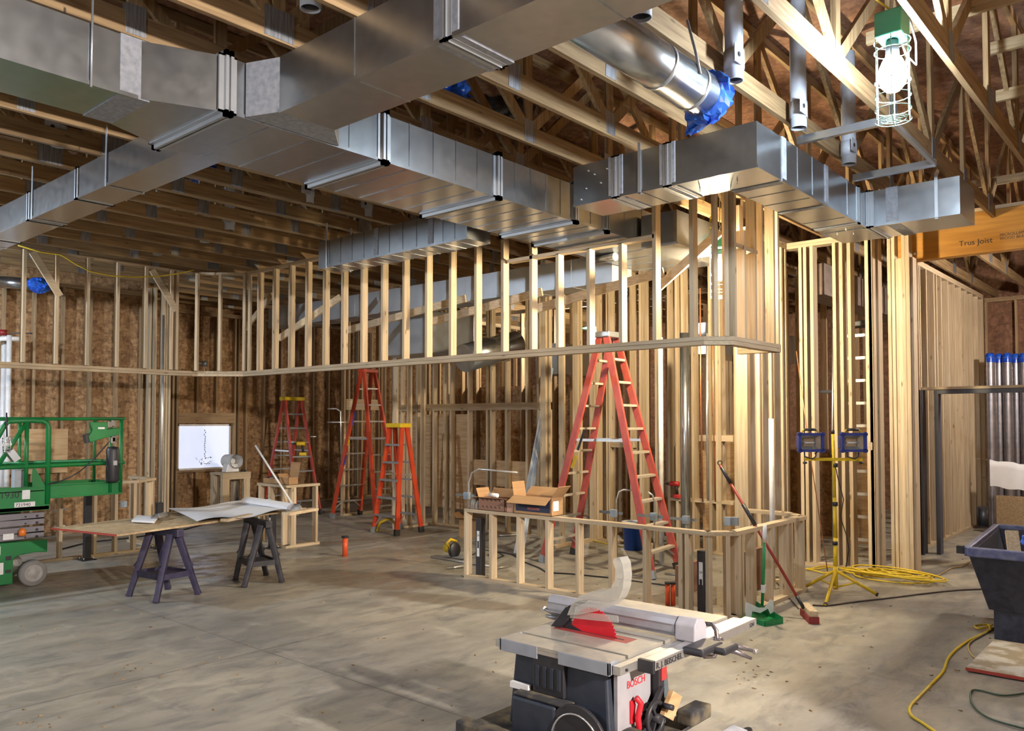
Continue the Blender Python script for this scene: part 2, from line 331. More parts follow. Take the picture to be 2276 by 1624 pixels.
# ------------------------------------------------------------------ floor
def floor_material():
    m, nt, b = basemat('concrete_slab', 0.6)
    L = nt.links; geo = _n(nt, 'ShaderNodeNewGeometry'); sep = _n(nt, 'ShaderNodeSeparateXYZ'); L.new(geo.outputs['Position'], sep.inputs[0])
    def noise(sc, det=5.0, rough=0.6, rot=0.0, dist=0.0):
        mp = _n(nt, 'ShaderNodeMapping'); mp.inputs['Scale'].default_value = sc; mp.inputs['Rotation'].default_value = (0, 0, rot); L.new(geo.outputs['Position'], mp.inputs[0])
        n = _n(nt, 'ShaderNodeTexNoise'); n.inputs['Scale'].default_value = 1.0; n.inputs['Detail'].default_value = det; n.inputs['Roughness'].default_value = rough; n.inputs['Distortion'].default_value = dist
        L.new(mp.outputs[0], n.inputs[0]); return n.outputs[0]
    def rng(x, a, b_, c=0.0, d=1.0):
        r = _n(nt, 'ShaderNodeMapRange'); r.inputs[1].default_value = a; r.inputs[2].default_value = b_; r.inputs[3].default_value = c; r.inputs[4].default_value = d
        L.new(x, r.inputs[0]); return r.outputs[0]
    def op(o, x, y):
        n = _n(nt, 'ShaderNodeMath', operation=o)
        for i, q in enumerate((x, y)):
            if isinstance(q, (int, float)): n.inputs[i].default_value = q
            else: L.new(q, n.inputs[i])
        return n.outputs[0]
    def mix(f, a, b_):
        n = _n(nt, 'ShaderNodeMix', data_type='RGBA')
        if isinstance(f, float): n.inputs[0].default_value = f
        else: L.new(f, n.inputs[0])
        for i, q in ((6, a), (7, b_)):
            if isinstance(q, tuple): n.inputs[i].default_value = (*q, 1)
            else: L.new(q, n.inputs[i])
        return n.outputs[2]
    c = mix(rng(noise((0.55, 1.1, 1), 6, 0.62, 0.5), 0.36, 0.64), (0.27, 0.26, 0.235), (0.43, 0.40, 0.34))
    c = mix(rng(noise((2.4, 5.5, 1), 6, 0.7, 0.75, 0.6), 0.46, 0.66), c, (0.19, 0.19, 0.185))
    c = mix(rng(noise((5, 1.6, 1), 6, 0.7, 0.3), 0.58, 0.72, 0, 0.7), c, (0.56, 0.53, 0.46))
    c = mix(rng(noise((38, 38, 1), 4, 0.8), 0.35, 0.7, 0.0, 0.45), c, (0.33, 0.30, 0.25))
    spots = rng(noise((7, 7, 1), 3, 0.6), 0.72, 0.76, 0, 0.75)
    c = mix(spots, c, (0.16, 0.13, 0.09))
    wob = op('MULTIPLY', op('SUBTRACT', noise((1.6, 1.6, 1), 3, 0.6), 0.5), 1.5)
    def blob(cx, cy, rx, ry, rot):
        dx = op('SUBTRACT', sep.outputs[0], cx); dy = op('SUBTRACT', sep.outputs[1], cy)
        ca, sa = math.cos(rot), math.sin(rot)
        u = op('DIVIDE', op('ADD', op('MULTIPLY', dx, ca), op('MULTIPLY', dy, sa)), rx)
        v = op('DIVIDE', op('SUBTRACT', op('MULTIPLY', dy, ca), op('MULTIPLY', dx, sa)), ry)
        d = op('ADD', op('SQRT', op('ADD', op('MULTIPLY', u, u), op('MULTIPLY', v, v)), 0), wob)
        return rng(d, 0.85, 1.1, 1.0, 0.0)
    damp_dark = None
    for q in ((6.1, 4.4, 0.45, 0.75, 0.1), (7.35, 3.95, 0.6, 0.45, 0.0), (5.75, 7.1, 0.45, 1.0, 0.3), (5.0, 8.3, 0.35, 0.8, 0.2), (5.6, 5.6, 0.22, 0.8, 0.25), (4.9, 9.9, 0.5, 1.1, 0.2), (2.6, 9.9, 0.9, 0.25, 0.05)):  # damp areas and other darker brown patches
        bl = blob(*q); damp_dark = bl if damp_dark is None else op('MAXIMUM', damp_dark, bl)
    c = mix(op('MULTIPLY', damp_dark, 0.62), c, (0.15, 0.115, 0.08))
    # saw-cut control joints
    j1 = rng(op('ABSOLUTE', op('SUBTRACT', sep.outputs[1], 5.49), 0), 0.003, 0.008, 1.0, 0.0)
    j2 = rng(op('ABSOLUTE', op('SUBTRACT', sep.outputs[0], 3.45), 0), 0.002, 0.007, 1.0, 0.0)
    c = mix(op('MULTIPLY', op('MAXIMUM', j1, j2), 0.75), c, (0.09, 0.085, 0.08))
    L.new(c, b.inputs['Base Color'])
    wet = None
    for q in ((6.05, 4.2, 0.3, 0.5, 0.1), (7.4, 3.95, 0.55, 0.4, 0.0)):
        bl = blob(*q); wet = bl if wet is None else op('MAXIMUM', wet, bl)
    gl = rng(noise((3, 7, 1), 5, 0.6, 0.6), 0.45, 0.65, 0.34, 0.62)
    sh = blob(4.9, 9.4, 0.55, 1.6, 0.15)
    r0 = op('SUBTRACT', gl, op('MULTIPLY', sh, 0.12)); r1 = op('MULTIPLY', r0, op('SUBTRACT', 1.0, op('MULTIPLY', wet, 0.88)))
    L.new(r1, b.inputs['Roughness'])
    bp = _n(nt, 'ShaderNodeBump'); bp.inputs['Strength'].default_value = 0.12; bp.inputs['Distance'].default_value = 0.01
    L.new(op('MULTIPLY', noise((22, 22, 1), 5, 0.7), op('SUBTRACT', 1.0, wet)), bp.inputs['Height']); L.new(bp.outputs[0], b.inputs['Normal'])
    return m
fl = structure(MB().box(-6, 20, -8, 20, -0.12, 0).build('floor', floor_material()))
# roof deck over the trusses
structure(MB().box(-6, 20, -8, 20, 5.16, 5.2).build('ceiling', DECK))

# ------------------------------------------------------------------ framed walls
def studs(mb_name, parent, pts, z0, z1, wdir, wd=0.038, dp=0.089, mt=None):
    """upright 2x4s: pts of (x, y) centres, wdir unit vector of the narrow side"""
    a = Vector((wdir[0], wdir[1], 0)); b = Vector((-a.y, a.x, 0))
    for q in pts:
        x, y = q[0], q[1]; zz0 = q[2] if len(q) > 2 and q[2] is not None else z0; zz1 = q[3] if len(q) > 3 else z1
        p = Vector((x, y, 0)); mb = MB()
        vs = []
        for z in (zz0, zz1):
            for (i, j) in ((-1, -1), (1, -1), (1, 1), (-1, 1)):
                vs.append(p + a*(wd/2*i) + b*(dp/2*j) + Vector((0, 0, z)))
        mb.add(vs, [(3, 2, 1, 0), (4, 5, 6, 7), (0, 1, 5, 4), (1, 2, 6, 5), (2, 3, 7, 6), (3, 0, 4, 7)])
        mb.build(mb_name, mt or WV, parent)
def wallframe(name, label, cat, p0, p1, z0, z1, step=0.406, dp=0.089, extra=(), skip=(), bottom=1, top=2, mt=None, mp=None, group=None, start=0.0, header=None):
    p0 = Vector((*p0, 0)); p1 = Vector((*p1, 0)); L = (p1-p0).length; d = (p1-p0)/L
    t = thing(name, label, cat, (p0.x, p0.y, 0), 0, group)
    alongx = abs(d.x) > abs(d.y); pm = mp or (WX if alongx else WY)
    h = 0.038
    for k in range(bottom): MB().bar(p0+Vector((0, 0, z0+h*k+h/2)), p1+Vector((0, 0, z0+h*k+h/2)), dp, h-0.002).build('bottom_plate', pm, t)
    for k in range(top): MB().bar(p0+Vector((0, 0, z1-h*k-h/2)), p1+Vector((0, 0, z1-h*k-h/2)), dp, h-0.002).build('top_plate', pm, t)
    zz0, zz1 = z0+h*bottom, z1-h*top
    pos = []
    s = start + 0.019
    while s < L: pos.append(s); s += step
    if L-0.019 - pos[-1] > 0.08: pos.append(L-0.019)
    pos = [s for s in pos if not any(a < s < b_ for a, b_ in skip)] + list(extra)
    pts = []
    for s in pos:
        q = p0 + d*s; pts.append((q.x, q.y))
    if header:
        for (a, b_, hz0, hz1) in header:
            MB().bar(p0+d*a+Vector((0, 0, (hz0+hz1)/2)), p0+d*b_+Vector((0, 0, (hz0+hz1)/2)), dp*1.02, hz1-hz0).build('header', pm, t)
    studs('stud', t, pts, zz0, zz1, (d.x, d.y), 0.038, dp, mt)
    return t

# outer walls
structure(MB().box(-6, -5.9, -8, 13.5, 0, 5.16).build('wall_near', OSB)); structure(MB().box(-6, 17, -8, -7.9, 0, 5.16).build('wall_front', OSB))  # unseen walls behind the camera, added so the ducts reflect dark
structure(MB().box(3.15, 12.0, -1.62, -1.5, 0, 3.97).build('wall_shadow_blocker', OSB))  # unseen partition added to shade the right side from lampC
wl = structure(MB().box(-4, 6.3, 13.52, 13.54, 0, 5.16).build('wall_left', OSB))
wj = structure(MB().box(6.28, 6.3, 13.54, 15.02, 0, 5.16).build('wall_left_return', OSB))
WX0, WX1, WZ0, WZ1 = 7.55, 8.66, 0.80, 1.68
mb = MB(); mb.box(6.3, WX0, 15.0, 15.02, 0, 5.16); mb.box(WX1, 17.0, 15.0, 15.02, 0, 5.16); mb.box(WX0, WX1, 15.0, 15.02, 0, WZ0); mb.box(WX0, WX1, 15.0, 15.02, WZ1, 5.16)
wb = structure(mb.build('wall_back', OSB))
wr = structure(MB().box(17.0, 17.02, -6, 15.02, 0, 5.16).build('wall_right', DECK))
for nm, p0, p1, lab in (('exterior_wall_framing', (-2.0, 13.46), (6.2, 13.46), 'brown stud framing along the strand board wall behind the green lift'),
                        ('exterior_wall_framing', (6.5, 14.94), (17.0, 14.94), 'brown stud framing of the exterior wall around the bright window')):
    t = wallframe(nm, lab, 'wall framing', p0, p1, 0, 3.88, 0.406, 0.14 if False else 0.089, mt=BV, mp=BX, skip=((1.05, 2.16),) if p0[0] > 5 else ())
    if p0[0] > 5:
        studs('cripple_stud', t, [(x, 14.94, 0.04, 0.76) for x in (7.9, 8.3)] + [(x, 14.94, 1.90, 3.8) for x in (7.9, 8.3)], 0, 1, (1, 0), mt=BV)
        studs('king_stud', t, [(x, 14.94, 0.04, 3.8) for x in (7.42, 7.50, 8.70, 8.78)], 0, 1, (1, 0), mt=BV)
        MB().box(7.52, 8.68, 14.89, 14.985, 1.70, 1.90).build('header', BX, t)
        MB().box(7.52, 8.68, 14.89, 14.985, 0.76, 0.798).build('sill_plate', BX, t)
t = thing('corner_post', 'tall built-up corner post of pale studs beside the bright window', 'post', (6.35, 13.35, 0))
studs('stud', t, [(6.24, 13.42), (6.30, 13.36), (6.42, 13.30), (6.47, 13.30), (6.52, 13.30)], 0.0, 3.95, (1, 0), 0.038, 0.14, WV)
# window with a film over it
w1 = thing('window_1', None, None, (WX0, 15.0, WZ0)); w1['kind'] = 'structure'
mb = MB()
for q in ((WX0, WX1, WZ0, WZ0+0.035), (WX0, WX1, WZ1-0.035, WZ1)): mb.box(q[0], q[1], 14.985, 15.03, q[2], q[3])
for q in ((WX0, WX0+0.035), (WX1-0.035, WX1)): mb.box(q[0], q[1], 14.985, 15.03, WZ0, WZ1)
mb.build('window_frame', WHITE, w1)
def window_film():
    m, nt, b = basemat('daylit_film', 0.7, 0, (0.8, 0.85, 0.95)); L = nt.links
    tc = _n(nt, 'ShaderNodeTexCoord'); n = _n(nt, 'ShaderNodeTexNoise'); n.inputs['Scale'].default_value = 3.0; n.inputs['Detail'].default_value = 4
    L.new(tc.outputs['Object'], n.inputs[0])
    wv = _n(nt, 'ShaderNodeTexWave'); wv.bands_direction = 'Z'; wv.inputs['Scale'].default_value = 14.0; wv.inputs['Distortion'].default_value = 1.5; L.new(tc.outputs['Object'], wv.inputs[0])
    ad = _n(nt, 'ShaderNodeMath', operation='MULTIPLY_ADD'); ad.inputs[1].default_value = 0.12; L.new(wv.outputs[0], ad.inputs[0]); L.new(n.outputs[0], ad.inputs[2])
    r = _n(nt, 'ShaderNodeMapRange'); r.inputs[1].default_value = 0.3; r.inputs[2].default_value = 0.8; r.inputs[3].default_value = 0.75; r.inputs[4].default_value = 1.0
    L.new(ad.outputs[0], r.inputs[0]); mx = _n(nt, 'ShaderNodeMix', data_type='RGBA'); mx.inputs[6].default_value = (0.36, 0.46, 0.88, 1); mx.inputs[7].default_value = (0.62, 0.73, 1.0, 1)
    L.new(r.outputs[0], mx.inputs[0]); L.new(mx.outputs[2], b.inputs['Emission Color']); b.inputs['Emission Strength'].default_value = 0.72
    return m
FILM = window_film()
MB().box(WX0+0.03, WX1-0.03, 14.995, 15.005, WZ0+0.03, WZ1-0.03).build('window_pane', FILM, w1)
# a shrub-like tear pattern pressed on the film
mb = MB(); rr = random.Random(3)
for k in range(26):
    x = 8.10 + rr.uniform(-0.17, 0.17); z = 0.90 + rr.uniform(0, 0.13); mb.bar((x, 14.990, z), (x+rr.uniform(-0.05, 0.05), 14.990, z+rr.uniform(-0.02, 0.02)), 0.004, 0.010)
for k in range(14):
    x = 8.115 + rr.uniform(-0.012, 0.012); z = 1.0+k*0.042; mb.bar((x, 14.990, z), (x+rr.uniform(-0.012, 0.012), 14.990, z+0.03), 0.004, 0.014)
mb.build('film_tear', flat('torn_film', (0.12, 0.14, 0.12)), w1)

# ------------------------------------------------------------------ roof trusses along X
def truss(label):
    t = thing('roof_truss', label, 'roof truss', (0, 0, ZT), 0, 'roof trusses')
    x0, x1 = -4.0, 16.95
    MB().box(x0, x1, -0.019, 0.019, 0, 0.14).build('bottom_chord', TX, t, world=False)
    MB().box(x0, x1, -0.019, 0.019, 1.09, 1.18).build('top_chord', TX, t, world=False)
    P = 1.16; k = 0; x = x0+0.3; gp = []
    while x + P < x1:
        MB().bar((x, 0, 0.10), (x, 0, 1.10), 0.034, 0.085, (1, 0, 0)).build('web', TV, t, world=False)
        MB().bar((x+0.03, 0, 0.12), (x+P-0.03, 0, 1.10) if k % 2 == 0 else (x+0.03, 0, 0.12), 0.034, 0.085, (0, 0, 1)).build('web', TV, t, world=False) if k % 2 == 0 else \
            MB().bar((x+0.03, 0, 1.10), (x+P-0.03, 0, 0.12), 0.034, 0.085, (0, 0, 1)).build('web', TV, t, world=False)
        gp.append(x); x += P; k += 1
    for i, x in enumerate(gp):
        mb = MB()
        w_ = 0.12 if i % 3 else 0.2
        mb.box(x-w_/2, x+w_/2, -0.0225, -0.019, 0.012, 0.19); mb.box(x-w_/2, x+w_/2, 0.019, 0.0225, 0.012, 0.19)
        mb.build('nail_plate', PLATE, t, world=False)
    return t
ORD = 'first second third fourth fifth sixth seventh eighth ninth tenth eleventh twelfth thirteenth fourteenth fifteenth sixteenth seventeenth eighteenth nineteenth twentieth twenty-first twenty-second twenty-third twenty-fourth twenty-fifth twenty-sixth twenty-seventh twenty-eighth'.split()
t0 = truss('')
YK = [1.225 + 0.588*k for k in range(-3, 24)]
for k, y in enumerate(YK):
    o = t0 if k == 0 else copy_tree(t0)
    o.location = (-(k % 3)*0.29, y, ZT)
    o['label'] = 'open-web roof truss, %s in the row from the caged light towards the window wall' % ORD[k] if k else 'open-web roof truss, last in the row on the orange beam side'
# long lateral braces across the webs
for k, (x, y0, y1, z, dz) in enumerate(((4.62, -0.5, 1.85, 4.36, 0.0), (4.35, 1.5, 2.9, 4.36, 0.0), (6.2, -1.0, 1.9, 4.55, 0.0), (7.1, -1.6, 1.3, 4.60, 0.0), (7.5, -1.6, 1.3, 4.36, 0.0), (8.8, -2.0, 1.4, 4.36, 0), (10.3, -2.0, 2.4, 4.4, 0))):
    o = MB().bar((x, y0, z), (x, y1, z+dz), 0.038, 0.089).build('lateral_brace', TY)
    tag(o, 'pale board nailed across the truss webs, %s one counting away from the round duct' % ORD[k], 'brace board', 'lateral brace boards in the trusses')
# ------------------------------------------------------------------ ducts
def seams(mb, a0, a1, face, step, axis, h=0.006):
    pass
def duct_section(parent, x0, x1, y0, y1, z0, z1, axis, ribs=0.42, name='duct_section', m=None):
    mb = MB(); mb.box(x0, x1, y0, y1, z0, z1)
    # cross seams: thin raised ribs around the section
    L0, L1 = (x0, x1) if axis == 'x' else (y0, y1); n = max(0, int((L1-L0)/ribs))
    for k in range(1, n+1):
        s = L0 + (L1-L0)*k/(n+1); e = 0.004
        if axis == 'x': mb.box(s-0.004, s+0.004, y0-e, y1+e, z0-e, z1+e)
        else: mb.box(x0-e, x1+e, s-0.004, s+0.004, z0-e, z1+e)
    # folded corner seams
    e = 0.006
    for (zz) in (z0,):
        if axis == 'x':
            mb.box(x0, x1, y0-e, y0+0.012, zz-e, zz+0.016)
        else:
            mb.box(x0-e, x0+0.012, y0, y1, zz-e, zz+0.016)
    return mb.build(name, m or GALV, parent)
def flange(parent, s, a0, a1, z0, z1, axis, w=0.05, e=0.03, m=None):
    mb = MB()
    def bx(u0, u1, v0, v1, p, q):
        if axis == 'x': mb.box(p, q, u0, u1, v0, v1)
        else: mb.box(u0, u1, p, q, v0, v1)
    for (p, q, ee) in ((s-w/2, s-0.006, e), (s+0.006, s+w/2, e), (s-w/2-0.03, s+w/2+0.03, 0.007)):
        bx(a0-ee, a1+ee, z0-ee, z0+0.004, p, q); bx(a0-ee, a1+ee, z1-0.004, z1+ee, p, q)
        bx(a0-ee, a0+0.004, z0-ee, z1+ee, p, q); bx(a1-0.004, a1+ee, z0-ee, z1+ee, p, q)
    return mb.build('duct_flange', m or GALVD, parent)
def sealband(parent, s, a0, a1, z0, z1, axis, w=0.09):
    mb = MB(); e = 0.0055; rr = random.Random(int(s*100))
    if axis == 'x': mb.box(s-w/2, s+w/2, a0-e, a1+e, z0-e, z1+e)
    else: mb.box(a0-e, a1+e, s-w/2, s+w/2, z0-e, z1+e)
    return mb.build('sealant_band', MASTIC, parent)
DZ0, DZ1 = 3.48, 3.80
t = thing('main_duct', 'wide rectangular galvanised main duct with bolted flanges crossing the room under the trusses', 'air duct', (2.4, 4.6, DZ0))
XS = [2.39, 3.54, 4.69, 5.70, 6.18, 8.35]
for i in range(5): duct_section(t, XS[i]+0.002, XS[i+1]-0.002, 4.215, 5.055, DZ0, DZ1, 'x', (0.30, 0.24, 0.22, 0.3, 0.35)[i])
for s in XS[:5]: flange(t, s, 4.215, 5.055, DZ0, DZ1, 'x')
mb = MB(); mb.prism([(1.97, 4.40), (2.386, 4.215), (2.386, 5.055), (1.97, 4.87)], lambda a, b, c: (a, b, c), DZ0, DZ1); mb.build('transition', GALV, t)
duct_section(t, -3.0, 1.968, 4.40, 4.87, DZ0, DZ1, 'x', 0.9)
sealband(t, 1.95, 4.40, 4.87, DZ0, DZ1, 'x', 0.16)
for x in (1.72, 0.9):
    MB().cyl((x, 4.385, DZ0-0.02), (x, 4.385, ZT), 0.006, 8).build('hanger_rod', GALVD, t)
t = thing('crossing_duct', 'long grey rectangular duct running overhead from the camera side into the wide main duct', 'air duct', (2.78, 3, DZ0))
YS = [-2.4, -0.3, 1.2, 2.64, 3.99]
for i in range(4): duct_section(t, 2.585, 2.965, YS[i]+0.002, YS[i+1]-0.002, DZ0, DZ1, 'y', 0.75)
for s in YS[1:4]: sealband(t, s, 2.585, 2.965, DZ0, DZ1, 'y', 0.16); flange(t, s, 2.585, 2.965, DZ0, DZ1, 'y', 0.02, 0.014)
mb = MB(); mb.prism([(2.585, 3.99), (2.965, 3.99), (3.16, 4.205), (2.50, 4.205)], lambda a, b, c: (a, b, c), DZ0+0.002, DZ1-0.002); mb.build('takeoff', MASTIC, t)
t = thing('branch_duct', 'narrow shiny branch duct running from the main duct towards the far end wall', 'air duct', (2.8, 7, 3.54))
YS = [5.07, 7.02, 8.10, 9.2, 11.0]
for i in range(4): duct_section(t, 2.655, 2.94, YS[i]+0.002, YS[i+1]-0.002, 3.55, 3.80, 'y', 2.0)
for s in YS[1:4]: flange(t, s, 2.655, 2.94, 3.55, 3.80, 'y', 0.012, 0.01)
for y in (6.45, 8.0, 9.6):
    mb = MB(); mb.box(2.646, 2.650, y-0.012, y+0.012, 3.545, ZT+0.05); mb.box(2.943, 2.947, y-0.012, y+0.012, 3.545, ZT+0.05); mb.box(2.646, 2.947, y-0.012, y+0.012, 3.541, 3.545)
    mb.build('hanger_strap', GALVD, t)
t = thing('lower_branch_duct', 'medium galvanised duct with close seams hanging above the framed soffit, capped at its near end', 'air duct', (5.7, 6.5, DZ0))
YS = [5.36, 5.86, 6.70, 7.72]
for i in range(3): duct_section(t, 5.53, 5.86, YS[i]+0.002, YS[i+1]-0.002, DZ0-0.01, DZ1-0.03, 'y', 0.21)
for s in YS[1:3]: sealband(t, s, 5.53, 5.86, DZ0-0.01, DZ1-0.03, 'y', 0.07)
mb = MB(); mb.box(5.522, 5.527, 7.55, 7.575, DZ0-0.02, ZT); mb.box(5.863, 5.868, 7.55, 7.575, DZ0-0.02, ZT); mb.build('hanger_strap', GALVD, t)
t = thing('corner_duct', 'galvanised duct bending twice above the hanging soffit with grey sealant bands', 'air duct', (5.5, 3, DZ0))
duct_section(t, 5.30, 5.72, 2.36, 3.06, DZ0, DZ1, 'y', 3.0)
duct_section(t, 5.30, 5.72, 3.064, 3.52, DZ0, DZ1, 'y', 0.3)
duct_section(t, 5.30, 5.72, 3.524, 3.93, DZ0, DZ1, 'y', 3.0)
for s in (3.06, 3.52): sealband(t, s, 5.30, 5.72, DZ0, DZ1, 'y', 0.13); flange(t, s, 5.30, 5.72, DZ0, DZ1, 'y', 0.014, 0.012)
duct_section(t, 5.722, 6.62, 2.36, 2.75, DZ0, DZ1, 'x', 0.3)
duct_section(t, 6.624, 7.61, 2.36, 2.75, DZ0, DZ1, 'x', 0.5)
sealband(t, 5.76, 2.36, 2.75, DZ0, DZ1, 'x', 0.08); sealband(t, 6.62, 2.36, 2.75, DZ0, DZ1, 'x', 0.07)
flange(t, 7.40, 2.36, 2.75, DZ0, DZ1, 'x', 0.02, 0.012)
duct_section(t, 7.612, 8.16, 1.60, 2.75, DZ0, DZ1, 'y', 3.0)
sealband(t, 2.14, 7.612, 8.16, DZ0, DZ1, 'y', 0.10); flange(t, 2.34, 7.612, 8.16, DZ0, DZ1, 'y', 0.03, 0.014)
mb = MB()
rr = random.Random(2)
for (x, y) in ((7.5, 2.5), (7.62, 2.62), (7.7, 2.5), (5.5, 2.6), (5.6, 2.7), (5.5, 2.9)): mb.cyl((x, y, DZ0-0.03), (x, y, DZ0), 0.004, 6)
for (y, z) in ((3.85, 3.52), (3.8, 3.60), (3.72, 3.70), (3.66, 3.62), (3.6, 3.72), (3.78, 3.74)): mb.cyl((5.29, y, z), (5.30, y, z), 0.006, 6)
mb.build('screw', ALU, t)
for (y, x) in ((3.30, 5.294), (1.78, 7.606)):
    mb = MB(); mb.box(x-0.004, x, y-0.013, y+0.013, DZ0-0.02, DZ1+0.06); mb.box(x-0.004, x+0.05, y-0.013, y+0.013, DZ0-0.014, DZ0-0.008); mb.build('hanger_strap', GALVD, t)
# steel channels from the trusses to the corner duct
for k, (x, y0, y1) in enumerate(((5.98, 1.66, 2.34), (7.22, 1.69, 2.34))):
    mb = MB(); mb.box(x-0.02, x+0.02, y0, y1, 3.806, 3.81); mb.box(x-0.02, x-0.016, y0, y1, 3.81, 3.862); mb.box(x+0.016, x+0.02, y0, y1, 3.81, 3.862)
    o = mb.build('support_channel', GALV); tag(o, ('light steel channel above the corner duct, nearer the bright caged light', 'light steel channel above the corner duct beside its far bend')[k], 'support channel')
mb = MB(); mb.bar((6.0, 1.68, 3.83), (7.24, 1.70, 3.83), 0.03, 0.03); o = mb.build('support_rail', GALVD); tag(o, 'thin steel rail joining the ends of the two light channels', 'support rail')
# round duct with a blue film over its end
t = thing('round_duct', 'shiny round sheet metal duct sloping past the trusses with a film-wrapped end', 'air duct', (3.6, 2.3, 3.7))
ra, rb = Vector((2.97, 2.47, 3.66)), Vector((4.36, 2.27, 3.66))
ra = at(1339, 67, z=3.72); rb = at(1560, 211, z=3.64); rb = Vector((rb.x, rb.y, 3.64))
dv = (rb-ra).normalized(); ra = ra - dv*0.22
MB().cyl(ra, rb, 0.125, 36).build('duct_tube', GALV, t)
for s in (0.62, 0.90):
    p = ra + (rb-ra)*s; MB().cyl(p-dv*0.012, p+dv*0.012, 0.1275, 36).build('joint_band', GALVD, t)
mb = MB(); p = ra+(rb-ra)*0.80; mb.tube([p+Vector((0, -0.13, 0.0)), p+Vector((0, -0.10, 0.14)), p+Vector((0, -0.05, 0.33))], 0.008, 6); mb.build('hanger_strap', GALVD, t)
def crumple(name, label, c, dims, seed, tails=(), axis=None, cat='plastic film'):
    """wrinkled bag of film with hanging tails"""
    r = random.Random(seed); mb = MB(); n, m = 22, 14; g = []
    for i in range(m+1):
        th = PI*i/m; row = []
        for j in range(n):
            ph = 2*PI*j/n; k = 1 + 0.13*math.sin(5*ph+i)+0.12*r.uniform(-1, 1)
            row.append((c[0]+dims[0]*math.sin(th)*math.cos(ph)*k, c[1]+dims[1]*math.sin(th)*math.sin(ph)*k, c[2]+dims[2]*math.cos(th)*(1+0.1*r.uniform(-1, 1))))
        row.append(row[0]); g.append(row)
    mb.sheet(g, smooth=False)
    for (p, q, w_) in tails:
        p, q = Vector(p), Vector(q); g = []; K = 9
        side = (q-p).cross(Vector((0, 0, 1))); side = side.normalized() if side.length > 0.01 else RIGHT
        side = RIGHT
        for i in range(K+1):
            s = i/K; ctr = p+(q-p)*s; ww = w_*(1-0.8*s)
            g.append([ctr+side*(ww*(j/4-0.5)) + FWD_H*(0.03*math.sin(j*2.1+i*0.9)+r.uniform(-0.01, 0.01)) for j in range(5)])
        mb.sheet(g, smooth=False)
    o = mb.build(name, BLUEF); tag(o, label, cat); return o
e = rb
crumple('blue_film', 'crumpled blue plastic film tied over the open end of the round duct', (e.x+0.06, e.y-0.01, e.z+0.0), (0.10, 0.15, 0.15), 4,
        [((e.x+0.05, e.y, e.z-0.08), at(1533, 300, D=4.95), 0.24), ((e.x+0.1, e.y-0.05, e.z+0.05), at(1600, 250, D=4.95), 0.22), ((e.x+0.1, e.y-0.05, e.z+0.08), at(1612, 240, D=5.0), 0.16)])
p = at(1005, 205, D=6.1); crumple('blue_film', 'crumpled blue plastic film bunched between trusses beyond the crossing duct', p, (0.10, 0.16, 0.09), 9, [((p.x, p.y, p.z), at(1050, 215, D=6.1), 0.16), ((p.x, p.y, p.z), at(1000, 245, D=6.1), 0.12)])
p = at(450, 383, D=9.6); crumple('blue_film', 'dark blue film wrapped round a duct end behind the branch duct', p, (0.16, 0.2, 0.13), 12)
p = at(105, 520, D=10.4); crumple('blue_film', 'small blue film bundle below the shiny branch duct near the trusses', p, (0.12, 0.13, 0.07), 14)
p = at(88, 634, D=11.6); crumple('blue_film', 'bright blue film tied on the small pipe behind the soffit studs', p, (0.15, 0.14, 0.11), 16)
o = MB().cyl(at(-20, 624, D=11.6), at(70, 632, D=11.6), 0.085, 18).build('exhaust_pipe', GALV); tag(o, 'small round metal pipe ending in blue film near the strand board wall', 'pipe')
# ducts and air units behind the soffit
t = thing('rear_duct', 'dull rectangular duct running behind the soffit studs over the bar', 'air duct', (8, 8, 3.4))
duct_section(t, 7.60, 8.0, 5.1, 12.0, 3.30, 3.62, 'y', 0.6, m=GALVD)
t = thing('cross_link_duct', 'tan-lit box duct joining the main duct behind the corner studs', 'air duct', (7.4, 3.6, 3.3))
duct_section(t, 6.75, 7.5, 3.80, 4.19, 3.40, 3.72, 'y', 0.9)
mb = MB(); mb.box(8.3, 9.35, 8.9, 9.95, 2.75, 3.4); o = mb.build('air_unit', GALVD, bevel=0.01); tag(o, 'large sheet metal air unit hanging behind the long row of soffit studs', 'air handler')
mb = MB(); mb.cyl((8.2, 8.0, 2.62), (9.3, 8.0, 2.9), 0.20, 26); o = mb.build('round_elbow_duct', GALV); tag(o, 'fat round duct under the air unit behind the soffit studs', 'air duct')
mb = MB(); mb.box(10.4, 12.0, 8.0, 8.5, 2.5, 3.0); o = mb.build('side_duct', GALV); tag(o, 'pinkish sheet metal box duct low between the inner wall studs', 'air duct')
mb = MB(); mb.box(10.6, 13.5, 5.3, 5.9, 2.7, 3.15); o = mb.build('hood_duct', GALV); tag(o, 'bright sheet metal duct beyond the studs left of the warm light', 'air duct')
mb = MB(); mb.box(10.4, 16.0, 3.75, 4.1, 3.35, 3.75); o = mb.build('brown_duct', noisemat('brown_duct_metal', (0.2, 0.16, 0.15), (0.28, 0.23, 0.21), (9, 9, 9), 0.5, 0.6)); tag(o, 'dark brownish duct running high beyond the inner wall opening', 'air duct')  # brownish metal colour of this one duct
a, b_ = at(1325, 578, D=8.6), at(1368, 570, D=8.4); o = MB().cyl(a, b_, 0.045, 20).build('flexible_duct', GALV); tag(o, 'short silvery flexible hose under the tan box duct', 'hose')
p = at(1080, 250, z=4.25); q = at(1170, 240, z=4.3)
mb = MB(); K = 40
for k in range(K): pass
pts = [at(1060+3.2*k, 235+8*math.sin(k*0.2)+k*0.6, D=7.4) for k in range(K)]
mb.tube(pts, [0.12+0.012*(k % 2) for k in range(K)], 16); o = mb.build('flexible_hose', noisemat('dark_foil', (0.05, 0.05, 0.055), (0.12, 0.12, 0.12), (30, 30, 30), 0.35, 0.7)); tag(o, 'dark ribbed flexible hose lying above the trusses beyond the main duct', 'hose')

